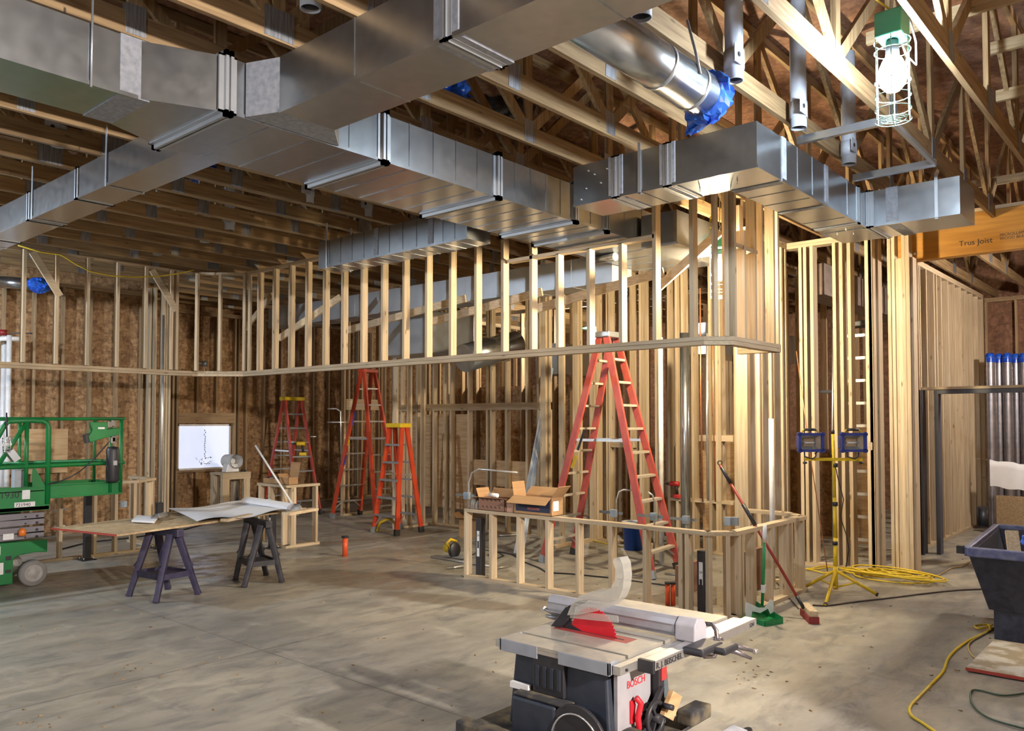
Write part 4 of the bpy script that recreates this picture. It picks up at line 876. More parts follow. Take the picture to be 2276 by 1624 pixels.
mb = MB(); mb.lathe([(0.0, 0.0), (0.06, 0.0), (0.068, 0.02), (0.068, 0.36), (0.055, 0.39), (0.0, 0.40)], (3.985, Y0-0.05, 1.05), 24); mb.build('document_canister', BLACK, t)
MB().box(3.965, 4.005, Y0-0.125, Y0-0.11, 1.24, 1.29).build('strap', GALVD, t)
text('model_number', '-1930', 0.090, (2.855, Y0-0.002, 0.935), (1, 0, 0), (0, 0, 1), INK, t)
MB().box(3.09, 3.165, Y0-0.003, Y0, 0.915, 1.01).build('sticker', LABEL, t)
p = MB().box(3.02, 3.215, Y0-0.003, Y0, 0.835, 0.885).build('number_plate', LABEL, t); text('number_print', '721940', 0.048, (3.028, Y0-0.005, 0.842), (1, 0, 0), (0, 0, 1), INK, p)
mb = MB(); mb.box(3.05, 3.15, Y0+0.1, Y0+0.2, 1.0, 1.22); mb.build('grey_enclosure', PVC, t)
t = thing('caged_flood_light', 'wire-caged flood light hanging from the green lift railing', 'flood light', (2.95, 9.40, 1.4)); p0 = Vector(at(15, 995, Y=9.38))
mb = MB()
for k in range(6): mb.tube([p0+Vector((0.05*math.cos(a*PI/7)*(1-0.08*k), -0.0+0.05*math.sin(a*PI/7), 0.11-0.03*k)) for a in range(14)], 0.004, 6, closed=True)
for k in range(6): a = k*PI/3; mb.tube([p0+Vector((0.05*math.cos(a), 0.05*math.sin(a), 0.11)), p0+Vector((0.03*math.cos(a), 0.05*math.sin(a), -0.05))], 0.004, 6)
mb.build('wire_guard', ALU, t)
MB().bar(p0+Vector((0.02, 0, -0.03)), p0+Vector((0.09, 0, -0.13)), 0.09, 0.07, (1, 0, 0)).build('lamp_body', GALVD, t)
MB().tube([p0+Vector((0, 0, 0.11)), p0+Vector((0, 0.03, 0.36))], 0.008, 8).build('hook', BLACK, t)

# ------------------------------------------------------------------ plan table on two sawhorses
NAVY = noisemat('dark_purple_plastic', (0.035, 0.03, 0.075), (0.055, 0.05, 0.10), (14, 14, 14), 0.5)
BLK2 = noisemat('black_plastic', (0.02, 0.02, 0.03), (0.04, 0.04, 0.05), (14, 14, 14), 0.5)
TZ = 0.68
def sawhorse(label, feet, m):
    f = [Vector((*p, 0)) for p in feet]; c = (f[0]+f[1]+f[2]+f[3])/4; t = thing('sawhorse', label, 'sawhorse', tuple(c), 0, 'sawhorses under the plan table')
    # feet order: near-left, far-left, near-right, far-right ; beam runs between left and right pairs
    ax = ((f[2]+f[3])/2-(f[0]+f[1])/2).normalized(); ay = Vector((-ax.y, ax.x, 0)); zt = TZ-0.01
    L = c-ay*0.28; R = c+ay*0.28
    MB().bar(L+Vector((0, 0, zt-0.035)), R+Vector((0, 0, zt-0.035)), 0.075, 0.07).build('top_beam', m, t, bevel=0.006)
    for p in f:
        s = 1 if (p-c).dot(ay) > 0 else -1; e = 1 if (p-c).dot(ax) > 0 else -1
        q = c+ay*(s*0.17)+ax*(e*0.04)+Vector((0, 0, zt-0.05))
        mb = MB(); mb.tube([p, p+(q-p)*0.08, p+(q-p)*0.5, q], [0.040, 0.034, 0.040, 0.046], 4); mb.build('leg', m, t, bevel=0.004)
        g = p+(q-p)*0.45; MB().bar(g-ax*0.02*e, g+ax*0.03*e+Vector((0, 0, 0.04)), 0.03, 0.05).build('latch', m, t)
    z = 0.24; k = 0.36
    mb = MB(); qs = []
    for p in f:
        s = 1 if (p-c).dot(ay) > 0 else -1; e = 1 if (p-c).dot(ax) > 0 else -1
        q = c+ay*(s*0.17)+ax*(e*0.04)+Vector((0, 0, zt-0.05)); qs.append(p+(q-p)*k)
    mb.bar((qs[0]+qs[1])/2, (qs[2]+qs[3])/2, 0.30, 0.022)
    for (i, j) in ((0, 1), (2, 3), (0, 2), (1, 3)): mb.bar(qs[i], qs[j], 0.025, 0.055)
    mb.build('shelf_tray', m, t)
    return t
sawhorse('dark purple plastic sawhorse under the left end of the plan table', [(3.68, 7.68), (3.64, 8.17), (4.14, 7.74), (4.06, 8.21)], NAVY)
sawhorse('black plastic sawhorse under the paper-roll end of the plan table', [(4.62, 7.70), (4.78, 8.14), (5.03, 7.63), (5.15, 8.12)], BLK2)
c0 = Vector((3.27, 7.60, TZ)); ux = Vector((2.38, 0.50, 0)).normalized(); uy = Vector((-ux.y, ux.x, 0))
g = [[c0+ux*(2.44*i/10)+uy*(1.0*j/4)+Vector((0, 0, 0.018+0.012*math.sin(PI*i/10.0)*0+0.02*(i/10.0)**2)) for j in range(5)] for i in range(11)]
t = thing('table_sheet', 'strand board sheet with red edge used as a table top across two sawhorses', 'table top', tuple(c0))
mb = MB(); mb.sheet(g, 0.018, False)
n, m_ = 11, 5
mb.build('panel', OSBL, t)
REDE = flat('red_painted_edge', (0.42, 0.06, 0.04), 0.6)
mb = MB(); mb.bar(c0+Vector((0, 0, 0.009)), c0+uy*1.0+Vector((0, 0, 0.009)), 0.004, 0.019); mb.build('painted_edge', REDE, t)
mb = MB()
for i in range(10): mb.bar(g[i][0]-Vector((0, 0, 0.009)), g[i+1][0]-Vector((0, 0, 0.009)), 0.003, 0.018); mb.bar(g[i][4]-Vector((0, 0, 0.009)), g[i+1][4]-Vector((0, 0, 0.009)), 0.003, 0.018)
mb.bar(g[10][0]-Vector((0, 0, 0.009)), g[10][4]-Vector((0, 0, 0.009)), 0.003, 0.018); mb.build('sawn_edge', OSBL, t)
zp = TZ+0.035
A, B, Cc, Dd = (at(q[0], q[1], z=zp) for q in ((438, 1162), (640, 1142), (372, 1133), (600, 1112)))
g2 = []
for i in range(25):
    u = i/24.0; row = []
    for j in range(9):
        v = j/8.0; p = (A*(1-u)+B*u)*(1-v)+(Cc*(1-u)+Dd*u)*v; p = Vector(p); p.z = TZ+0.034+0.024*u*u+0.042*(0.5+0.5*math.sin(u*9+v*2.2))*(1-0.4*v); row.append(p)
    g2.append(row)
mb = MB(); mb.sheet(g2, 0.004); o = mb.build('building_plans', PAPER); tag(o, 'large white plan sheets lying wavy across the strand board table', 'plans')
a, b_ = at(552, 1114, z=TZ+0.1), at(655, 1130, z=TZ+0.09)
mb = MB(); dv = (b_-a).normalized(); sd = dv.cross(Vector((0, 0, 1))).normalized()
gg = []
for k in range(60):
    th = k*0.30; r_ = 0.080-0.0008*k; off = sd*(r_*1.25*math.cos(th))+Vector((0, 0, r_*0.72*math.sin(th))); gg.append([a+off, a*0.5+b_*0.5+off, b_+off])
mb.sheet(gg); o = mb.build('plan_roll', PAPER); tag(o, 'thick half-unrolled roll of white plans at the far table end', 'plans')
q = [at(x, y, z=TZ+0.03) for x, y in ((292, 1160), (343, 1163), (352, 1152), (305, 1148))]
mb = MB(); mb.add([Vector(p) for p in q]+[Vector(p)+Vector((0, 0, 0.02)) for p in q], [(0, 1, 2, 3), (7, 6, 5, 4), (0, 4, 5, 1), (1, 5, 6, 2), (2, 6, 7, 3), (3, 7, 4, 0)]); o = mb.build('paper_pad', PAPER, bevel=0.004); tag(o, 'small white folded paper near the red edge of the table', 'paper')
GLASS = bpy.data.materials.new('clear_plastic'); GLASS.use_nodes = True; gb = GLASS.node_tree.nodes['Principled BSDF']; gb.inputs['Transmission Weight'].default_value = 0.85; gb.inputs['Roughness'].default_value = 0.1; gb.inputs['IOR'].default_value = 1.3; gb.inputs['Base Color'].default_value = (0.9, 0.95, 1, 1)
a, b_ = at(338, 1150, z=TZ+0.06), at(372, 1143, z=TZ+0.06)
o = MB().tube([a, a+(b_-a)*0.12, a+(b_-a)*0.2, b_], [0.012, 0.012, 0.032, 0.032], 14).build('water_bottle', GLASS); tag(o, 'clear water bottle lying beside the plans', 'bottle')
a, b_ = at(498, 1156, z=TZ+0.035), at(560, 1144, z=TZ+0.04); o = MB().bar(a, b_, 0.09, 0.03).build('wood_offcut', WX); tag(o, 'short pale wood offcut holding down the plan sheets', 'offcut')
a, b_ = at(635, 1142, z=TZ+0.06), at(700, 1131, z=TZ+0.06); o = MB().bar(a, b_, 0.1, 0.03).build('wood_offcut', WX); tag(o, 'flat wood offcut at the far corner of the table', 'offcut')

# fan heater on a small stand
st = thing('lumber_stand', 'small table of framing lumber under the round heater by the bright window', 'stand', (7.7, 13.0, 0))
hx, hy = 7.66, 13.25
MB().box(hx-0.27, hx+0.27, hy-0.22, hy+0.22, 0.80, 0.84).build('top', WX, st)
MB().box(hx-0.27, hx+0.27, hy-0.22, hy-0.18, 0.72, 0.80).build('apron', WX, st)
for (x, y) in ((hx-0.2, hy-0.17), (hx+0.2, hy-0.17), (hx-0.2, hy+0.17), (hx+0.2, hy+0.17)): MB().box(x-0.06, x+0.06, y-0.045, y+0.045, 0, 0.80).build('leg', WV, st)
t = thing('drum_heater', 'white round drum heater pointing sideways on the lumber stand', 'heater', (hx, hy, 0.84)); 
hc = Vector((hx+0.03, hy, 1.03)); dd = (RIGHT*0.75-FWD_H*0.66).normalized()
mb = MB(); mb.tube([hc-dd*0.19, hc+dd*0.15], [0.115, 0.125], 28, caps=False); mb.tube([hc+dd*0.15, hc-dd*0.18], [0.112, 0.10], 28, caps=False); mb.build('drum', WHITE, t)
MB().cyl(hc-dd*0.10, hc-dd*0.09, 0.104, 24).build('grille', GALVD, t); MB().cyl(hc-dd*0.09, hc+dd*0.03, 0.045, 18).build('motor', WHITE, t)
mb = MB(); mb.prism([(-0.13, 0), (0.13, 0), (0.09, 0.14), (-0.09, 0.14)], lambda a, b, c: (hx+a, hy+c, 0.842+b), -0.08, 0.08); mb.build('foot_housing', WHITE, t, bevel=0.01)
o = MB().tube([(hx+0.14, hy-0.1, 0.86), (hx+0.2, hy-0.12, 0.87), (hx+0.24, hy-0.08, 0.85)], 0.02, 8).build('black_plug', BLACK); tag(o, 'black plug lying on the stand beside the drum heater', 'plug')
mb = MB(); mb.cyl((hx-0.0, hy-0.23, 0.35), (hx+0.0, hy-0.23, 0.72), 0.008, 8); mb.lathe([(0, 0.30), (0.02, 0.31), (0.025, 0.40), (0, 0.42)], (hx, hy-0.23, 0), 10); o = mb.build('hanging_cord_end', BLACK); tag(o, 'black cord end dangling below the heater stand top', 'cord')

# ------------------------------------------------------------------ things on and round the bar half wall
ZB = 0.767
def open_box(label, p, rz, sx, sy, h, m, flaps, cat='cardboard box', band=None):
    t = thing('cardboard_box', label, cat, (p[0], p[1], p[2]), rz); w_ = 0.004
    mb = MB(); mb.box(-sx/2, sx/2, -sy/2, -sy/2+w_, 0, h); mb.box(-sx/2, sx/2, sy/2-w_, sy/2, 0, h); mb.box(-sx/2, -sx/2+w_, -sy/2, sy/2, 0, h); mb.box(sx/2-w_, sx/2, -sy/2, sy/2, 0, h); mb.box(-sx/2, sx/2, -sy/2, sy/2, 0, w_)
    mb.build('box_body', m, t, world=False)
    for (side, ang, ln) in flaps:
        a = math.radians(ang); dx, dz = math.cos(a)*ln, math.sin(a)*ln; mb = MB()
        if side == '-x': q = [(-sx/2, -sy/2, h), (-sx/2, sy/2, h), (-sx/2-dx, sy/2+0.01, h+dz), (-sx/2-dx, -sy/2-0.01, h+dz)]
        elif side == '+x': q = [(sx/2, -sy/2, h), (sx/2, sy/2, h), (sx/2+dx, sy/2, h+dz), (sx/2+dx, -sy/2, h+dz)]
        elif side == '-y': q = [(-sx/2, -sy/2, h), (sx/2, -sy/2, h), (sx/2, -sy/2-dx, h+dz), (-sx/2, -sy/2-dx, h+dz)]
        else: q = [(-sx/2, sy/2, h), (sx/2, sy/2, h), (sx/2, sy/2+dx, h+dz), (-sx/2, sy/2+dx, h+dz)]
        mb.add([Vector(v) for v in q]+[Vector(v)+Vector((0.002, 0.002, 0.004)) for v in q], [(0, 1, 2, 3), (7, 6, 5, 4), (0, 4, 5, 1), (1, 5, 6, 2), (2, 6, 7, 3), (3, 7, 4, 0)])
        mb.build('flap', CARD, t, world=False)
    return t
b1 = open_box('large open cardboard box with dark blue printed front on the bar half wall', (6.60, 5.36, ZB), 0.0, 0.20, 0.50, 0.185, CARD, (('-x', -32, 0.13), ('-y', 50, 0.15), ('+y', 80, 0.14), ('+x', 40, 0.12)))
MB().box(-0.1035, -0.1005, -0.235, 0.22, 0.03, 0.16).build('printed_front', flat('dark_blue_print', (0.02, 0.025, 0.06), 0.5), b1, world=False)
MB().box(-0.105, -0.1036, -0.10, 0.06, 0.05, 0.075).build('printed_line', flat('faded_red_print', (0.25, 0.08, 0.08), 0.6), b1, world=False)
MB().box(-0.07, 0.02, -0.2535, -0.2505, 0.05, 0.15).build('address_label', LABEL, b1, world=False)
b2 = open_box('brown printed open cardboard box left of the blue-fronted one', (6.60, 5.93, ZB), 0.0, 0.20, 0.38, 0.135, CARDD, (('-x', 8, 0.06), ('-y', -30, 0.08), ('+x', 60, 0.1), ('+y', 70, 0.1)))
mb = MB()
for r_ in (0.03, 0.105):
    for k in range(5): mb.bar((-0.102, -0.13+k*0.06, r_), (-0.102, -0.11+k*0.06, r_+0.02), 0.002, 0.008)
mb.build('printed_marks', INK, b2, world=False)
o = MB().box(6.52, 6.58, 5.63, 5.73, ZB, ZB+0.095).build('small_carton', noisemat('pinkish_card', (0.50, 0.30, 0.22), (0.44, 0.26, 0.19), (4, 4, 4), 0.8)); tag(o, 'small pinkish carton wedged between the two open boxes', 'carton')
o = MB().tube([(6.57, 6.02, ZB+0.165), (6.57, 5.90, ZB+0.16)], 0.022, 12).build('caulk_tube', WHITE); tag(o, 'white tube lying in the brown printed box', 'tube')
for k, (y, s) in enumerate(((6.235, 1.0), (6.165, 0.8))):
    mb = MB(); mb.lathe([(0.0, 0), (0.03, 0), (0.033, 0.01), (0.033, 0.075*s), (0.015, 0.10*s), (0.012, 0.12*s), (0.0, 0.12*s)], (6.54, y, ZB), 18); o = mb.build('plastic_bottle', GLASS); tag(o, ('taller clear bottle at the end of the half wall beside the brown box', 'shorter clear bottle touching the brown printed box')[k], 'bottle')
# electrical stub-ups
EBOX = flat('steel_outlet_box', (0.36, 0.42, 0.50), 0.45, 0.5)
def stubup(label, p, pts, boxp):
    t = thing('conduit_stub', label, 'conduit', tuple(p))
    MB().tube([Vector(q) for q in pts], 0.011, 8).build('conduit', ALU, t)
    MB().cbox(boxp, (0.05, 0.075, 0.085)).build('outlet_box', EBOX, t, bevel=0.004)
    MB().bar(Vector(boxp)+Vector((0.035, 0.22, 0)), Vector(boxp)+Vector((0.035, -0.10, 0)), 0.01, 0.03).build('bracket', GALV, t)
stubup('bent conduit and outlet box behind the half wall end by the bottles', (7.0, 6.75, 0), [(7.0, 6.75, 0), (7.0, 6.75, 1.0), (7.0, 6.70, 1.12), (7.0, 6.58, 1.17), (7.02, 6.0, 1.15)], (6.97, 6.75, 0.85))
stubup('bent conduit and outlet box left of the tall ladder between studs', (8.6, 5.0, 0), [tuple(at(1371, 1245, z=0)), tuple(at(1370, 1110, D=9.35)), tuple(at(1376, 1092, D=9.35)), tuple(at(1386, 1088, D=9.35)), tuple(at(1412, 1090, D=9.35))], tuple(at(1364, 1140, D=9.3)))
stubup('bent conduit and outlet box seen through the tall ladder rails', (8.3, 4.5, 0), [tuple(at(1453, 1265, z=0)), tuple(at(1455, 1115, D=8.9)), tuple(at(1450, 1100, D=8.9)), tuple(at(1440, 1093, D=8.9))], tuple(at(1453, 1148, D=8.85)))
stubup('outlet box on a conduit right of the tall ladder', (8.2, 4.2, 0), [tuple(at(1528, 1275, z=0)), tuple(at(1526, 1165, D=8.7))], tuple(at(1525, 1155, D=8.7)))
for k, (q, q2) in enumerate((((1618, 1158), 8.6), ((1634, 1158), 8.62))):
    o = MB().cbox(at(q[0], q[1], D=q2), (0.05, 0.07, 0.09)).build('outlet_box', EBOX, bevel=0.004); tag(o, ('steel outlet box just above the half wall corner, nearer the ladder', 'steel outlet box just above the half wall corner, nearer the gray end studs')[k], 'outlet box')
# blue bucket
t = thing('blue_bucket', 'blue plastic bucket with white rim on the concrete behind the half wall', 'bucket', (9.15, 5.78, 0)); bp_ = at(1408, 1221, z=0); t.location = bp_
mb = MB(); mb.lathe([(0.0, 0.0), (0.125, 0.0), (0.145, 0.34), (0.15, 0.34), (0.15, 0.36), (0.14, 0.36), (0.12, 0.02), (0, 0.02)], (0, 0, 0), 28); mb.build('pail', flat('blue_bucket_plastic', (0.01, 0.07, 0.42), 0.35), t, world=False)
mb = MB(); mb.lathe([(0.151, 0.34), (0.158, 0.345), (0.158, 0.38), (0.14, 0.385), (0.138, 0.36)], (0, 0, 0), 28); mb.build('rim', WHITE, t, world=False)
# metal studs leaning
CHN = flat('pale_steel_channel', (0.50, 0.60, 0.74), 0.4, 0.3); CHN2 = flat('white_steel_channel', (0.72, 0.76, 0.82), 0.4, 0.2)
t = thing('metal_channel_bundle', 'bundle of shiny steel channels leaning against the kitchen wall studs', 'steel channels', (8.2, 7.0, 0))
pb, pt_ = at(1152, 1232, z=0.0), at(1222, 818, X=9.38); sd = RIGHT
for k in range(4): MB().bar(pb+sd*(0.03*k-0.04)+Vector((0, 0, 0.012)), pt_+sd*(0.011*k)+Vector((0, 0, 0)), 0.024, 0.04, (-1, 0, 0)).build('channel', CHN if k % 2 else CHN2, t)
# circular saw with its cable
t = thing('circular_saw', 'yellow and black circular saw resting on the concrete left of the half wall', 'power saw', tuple(at(1012, 1240, z=0)))
MB().box(-0.05, 0.17, -0.16, 0.16, 0.012, 0.02).build('shoe', GALVD, t, world=False)
mb = MB(); mb.lathe([(0, 0), (0.095, 0), (0.1, 0.02), (0.09, 0.04), (0, 0.045)], (0.0, 0, 0.10), 24, 'y'); mb.build('blade_guard', BLACK, t, world=False)
mb = MB(); mb.tube([(0.0, 0.04, 0.11), (0.0, 0.17, 0.11)], [0.055, 0.05], 16); mb.build('motor', CAPY, t, world=False)
mb = MB(); mb.tube([(-0.08, 0.03, 0.14), (-0.12, 0.03, 0.2), (-0.05, 0.03, 0.24), (0.05, 0.03, 0.2)], 0.018, 10); mb.build('handle', CAPY, t, world=False)
pts = [at(x, y, z=0.008) for x, y in ((1050, 1232), (1075, 1222), (1105, 1225), (1120, 1235), (1100, 1242), (1085, 1232), (1110, 1226), (1140, 1232), (1165, 1248), (1200, 1262), (1215, 1272), (1270, 1275), (1360, 1284), (1480, 1300))]
o = MB().tube(pts, 0.008, 6).build('black_cable', BLACK); tag(o, 'black power cable snaking from the circular saw under the half wall', 'cable')
for k, (q, r_) in enumerate(((((958, 1237), (1090, 1258)), 'long steel conduit length on the floor below the circular saw'), (((992, 1262), (1030, 1259)), 'short steel conduit stub on the floor left of the half wall'), (((1105, 1262), (1130, 1258)), 'short pale rod on the floor inside the half wall'), (((1110, 1190), (1160, 1188)), 'bent conduit end on the floor near the kitchen wall base'), (((1478, 1274), (1560, 1282)), 'steel conduit length on the floor near the ladder foot'))):
    o = MB().cyl(at(*q[0], z=0.014), at(*q[1], z=0.014), 0.013, 10).build('conduit_length', ALU); tag(o, r_, 'conduit')
# orange capped stub pipes
ORP = flat('orange_pipe', (0.72, 0.10, 0.03), 0.5)
for k, (x, y, h, l) in enumerate(((767, 1236, 0.24, 'orange stub pipe with black cap alone on the open floor'), (1484, 1345, 0.20, 'orange stub pipe inside the half wall corner, the left of two'), (1496, 1345, 0.20, 'orange stub pipe inside the half wall corner, the right of two'))):
    t = thing('capped_stub_pipe', l, 'pipe', tuple(at(x, y, z=0)), 0, 'orange capped pipes')
    mb = MB(); mb.cyl((0, 0, 0), (0, 0, h), 0.022 if k else 0.035, 16); mb.build('pipe', ORP, t, world=False); mb = MB(); mb.cyl((0, 0, h), (0, 0, h+0.02), 0.028 if k else 0.05, 16); mb.build('cap', BLACK, t, world=False)
# cardboard around
o = open_box('brown cardboard carton on the floor behind the half wall left end', (at(1048, 1192, z=0).x, at(1048, 1192, z=0).y, 0), 0.4, 0.26, 0.3, 0.26, CARD, (('-x', 20, 0.14), ('+y', 40, 0.14)))
o = MB().box(7.2, 7.7, 4.05, 4.10, 0, 0.30).build('brown_sheet', CARDD); tag(o, 'low brown cardboard sheet standing inside the half wall corner', 'cardboard')
o = MB().box(7.6, 8.3, 3.6, 3.64, 0, 0.42).build('brown_sheet', CARDD); tag(o, 'higher brown cardboard sheet inside the half wall beside the end studs', 'cardboard')
# boxes of tools on the short half wall
zz = 0.862
b3 = open_box('open printed cardboard box on the short half wall', (6.50, 9.72, zz), 0.0, 0.16, 0.22, 0.10, CARD, (('+x', 80, 0.2), ('+y', 50, 0.05)))
b4 = open_box('flat cardboard tray of packs on the short half wall', (6.47, 10.02, zz), 0.0, 0.13, 0.36, 0.075, CARD, ())
for k in range(3): MB().box(-0.055, 0.055, -0.16+0.11*k, -0.07+0.11*k, 0.01, 0.085).build('tin', GALVD if k == 1 else BLACK, b4, world=False)
# broom handle, drills
o = MB().cyl(at(568, 990, D=11.4), at(650, 1120, D=11.0), 0.014, 8).build('white_pole', WPVC); tag(o, 'thin white pole leaning diagonally over the short half wall', 'pole')
def drill(label, p, rz, col, s=1.0, lm=None):
    t = thing('cordless_drill', label, 'drill', tuple(p), rz)
    mb = MB(); mb.tube([(-0.03*s, 0, 0.19*s), (-0.02*s, 0, 0.19*s), (0.09*s, 0, 0.19*s), (0.11*s, 0, 0.19*s)], [0.025*s, 0.034*s, 0.034*s, 0.025*s], 14); mb.build('motor_housing', col, t, world=False)
    mb = MB(); mb.tube([(0.11*s, 0, 0.19*s), (0.15*s, 0, 0.19*s), (0.155*s, 0, 0.19*s), (0.21*s, 0, 0.19*s)], [0.022*s, 0.014*s, 0.005*s, 0.004*s], 12); mb.build('chuck', BLACK, t, world=False)
    mb = MB(); mb.tube([(0.02*s, 0, 0.17*s), (0.0, 0, 0.05*s)], [0.022*s, 0.02*s], 10); mb.build('grip', BLACK, t, world=False)
    MB().box(-0.05*s, 0.06*s, -0.035*s, 0.035*s, 0, 0.05*s).build('battery', col, t, bevel=0.006, world=False)
    return t
drill('red cordless drill standing on the wood ledge between warm studs', (9.77, 5.52, 0.70), PI*0.62, flat('red_tool', (0.55, 0.03, 0.03), 0.4))
drill('yellow cordless drill resting on a rung of the dark red ladder', tuple(at(674, 1012, D=14.3)), 2.4, CAPY, 1.1)
# white pipes and the shiny conduits by the walls
for k, (x, y0, y1, Dd_, r_, l) in enumerate(((3, 745, 1200, 11.75, 0.05, 'thick white plastic pipe rising at the far left edge'), (14, 745, 1090, 11.6, 0.035, 'thinner white plastic pipe beside the thick one at the left edge'), (358, 700, 1090, 12.9, 0.018, 'shiny vertical conduit in front of the corner studs'),
                                            (1716, 930, 1140, 8.45, 0.026, 'white vertical pipe in front of the end wall studs'), (1524, 740, 1130, 9.9, 0.06, 'round galvanised pipe rising behind the drill ledge'), (1470, 750, 1130, 9.95, 0.03, 'pale vertical pipe left of the galvanised one between the studs'))):
    a = at(x, y1, D=Dd_); b_ = at(x, y0, D=Dd_); o = MB().cyl((a.x, a.y, 0 if k != 3 else 0.0), (a.x, a.y, b_.z), r_, 18).build('upright_pipe', (WPVC, WPVC, ALU, WPVC, GALV, WPVC)[k]); tag(o, l, 'pipe'); o.location.z -= 0.0
    if k in (0, 1, 2, 3):
        pass
t = thing('pipe_valve', 'small red and white valve fitting at the head of the white pipes', 'valve', tuple(at(15, 750, D=11.6)))
p0 = at(15, 752, D=11.6); mb = MB(); mb.tube([p0+Vector((-0.2, 0.1, -0.03)), p0, p0+Vector((0.14, -0.07, 0))], 0.035, 12); mb.build('elbow', WPVC, t)
mb = MB(); mb.cyl(p0+Vector((-0.05, 0, 0.04)), p0+Vector((-0.05, 0, 0.12)), 0.05, 14); mb.build('hand_wheel', flat('dark_red_paint', (0.25, 0.02, 0.02), 0.4), t)
MB().bar(p0+Vector((0.05, 0, 0.08)), p0+Vector((0.3, -0.1, 0.09)), 0.02, 0.02).build('lever', BLACK, t)
for k, (x, z0_, z1_) in enumerate(((9.0, 0.3, 1.75), (9.35, 0.4, 1.6))):
    pass
for k, (pts, l) in enumerate(((((728, 908), (748, 908), (757, 914), (758, 1010)), 'pale bent conduit loop high between the brown studs'), (((728, 938), (770, 938)), 'short horizontal conduit below the bent loop'), (((690, 970), (703, 970)), 'small conduit stub by the dark red ladder'), (((120, 1135), (150, 1130)), 'horizontal conduit stub behind the far half wall'), (((120, 1170), (145, 1168)), 'lower horizontal conduit stub behind the far half wall'))):
    P = [at(q[0], q[1], D=14.0 if k < 3 else 11.5) for q in pts]; o = MB().tube(P, 0.012, 8).build('conduit_run', ALU); tag(o, l, 'conduit')
o = MB().cbox(at(275, 1120, D=11.7), (0.08, 0.05, 0.09)).build('outlet_box', EBOX, bevel=0.004); tag(o, 'steel outlet box fixed beside the far half wall studs', 'outlet box')
t = thing('wall_bracket_light', 'small grey round fitting on a stud above the bright window', 'wall fitting', tuple(at(455, 808, D=14.6))); p0 = at(455, 808, D=14.6)
MB().cyl(p0-Vector((0, 0, 0.05)), p0+Vector((0, 0, 0.05)), 0.05, 16).build('body', EBOX, t); MB().cyl(p0-Vector((0.0, 0, 0.05)), p0-Vector((0.0, 0, 0.15)), 0.008, 8).build('stem', WPVC, t); MB().cyl(p0, p0-Vector((0.2, 0, 0)), 0.012, 8).build('arm', EBOX, t)
o = MB().bar(at(70, 1032, Y=13.36), at(158, 1034, Y=13.36), 0.01, 0.05).build('orange_strip', flat('orange_strap', (0.75, 0.22, 0.06), 0.5)); tag(o, 'perforated orange strip nailed below the plywood backer', 'strap')

# service lines between the inner studs
RDP = flat('red_tubing', (0.35, 0.02, 0.02), 0.4); COP = flat('copper_line', (0.55, 0.24, 0.12), 0.35, 0.7)
for k, (xy0, xy1, D_, r_, m_, l) in enumerate((((1878, 820), (1892, 1180), 11.3, 0.012, RDP, 'dark red plastic tube hanging behind the tripod light'), ((1851, 700), (1849, 1010), 11.0, 0.010, ALU, 'thin bright tube left of the ladder opening'),
        ((1556, 640), (1562, 1115), 9.75, 0.009, COP, 'copper line rising left in the panel bay by the drill ledge'), ((1584, 700), (1590, 1115), 9.75, 0.009, COP, 'copper line rising right in the panel bay by the drill ledge'),
        ((1572, 740), (1574, 1112), 9.85, 0.016, ALU, 'steel conduit between the two copper lines'), ((1770, 780), (1840, 1260), 9.3, 0.006, COP, 'thin copper wire slanting down beside the tripod light'))):
    a, b_ = at(*xy0, D=D_), at(*xy1, D=D_); b_.z = max(b_.z, 0.0) if k in (2, 3, 4) else 0.0
    o = MB().tube([a, (a+b_)/2+Vector((0, 0.01, 0)), b_], r_, 8).build('service_line', m_); tag(o, l, 'pipe')
# ------------------------------------------------------------------ table saw on its folding stand
SAWB = noisemat('dark_blue_grey_plastic', (0.018, 0.026, 0.045), (0.028, 0.036, 0.055), (20, 20, 20), 0.5)
CAST = noisemat('dusty_cast_table', (0.36, 0.35, 0.33), (0.46, 0.43, 0.37), (16, 16, 16), 0.42, 0.35)
CASTS = flat('bare_cast_edge', (0.36, 0.40, 0.48), 0.42, 0.45)
DUSTB = noisemat('sawdusty_black', (0.035, 0.035, 0.04), (0.20, 0.165, 0.10), (14, 14, 14), 0.8, lo=0.42, hi=0.75, detail=8)
BRED = flat('saw_blade_red', (0.62, 0.015, 0.03), 0.4)
TT = 0.79
t = thing('table_saw', 'grey and dark blue contractor table saw with red blade standing nearest the camera', 'table saw', (2.95, 2.1, 0))
mb = MB(); mb.box(2.645, 2.765, 1.80, 2.36, TT-0.014, TT); mb.box(2.785, 2.925, 1.80, 2.36, TT-0.014, TT); mb.box(3.015, 3.055, 1.80, 2.36, TT-0.014, TT); mb.box(2.925, 3.015, 1.80, 1.90, TT-0.014, TT); mb.box(2.925, 3.015, 2.30, 2.36, TT-0.014, TT); mb.box(3.072, 3.115, 1.80, 2.36, TT-0.014, TT)
mb.box(2.645, 3.115, 1.81, 2.35, TT-0.03, TT-0.015); mb.build('table_top', CAST, t)
mb = MB(); mb.box(2.643, 2.656, 2.155, 2.362, TT-0.052, TT-0.001); mb.box(2.643, 2.656, 1.795, 2.045, TT-0.052, TT-0.001); mb.box(2.643, 2.70, 1.795, 1.806, TT-0.05, TT-0.001); mb.box(2.643, 3.11, 2.352, 2.364, TT-0.05, TT-0.001); mb.build('table_edge', CASTS, t, bevel=0.002)
MB().box(2.925, 3.013, 1.902, 2.298, TT-0.006, TT-0.001).build('throat_plate', flat('red_reflection_plate', (0.30, 0.05, 0.05), 0.35), t)  # dull red stands in for a faint red reflection
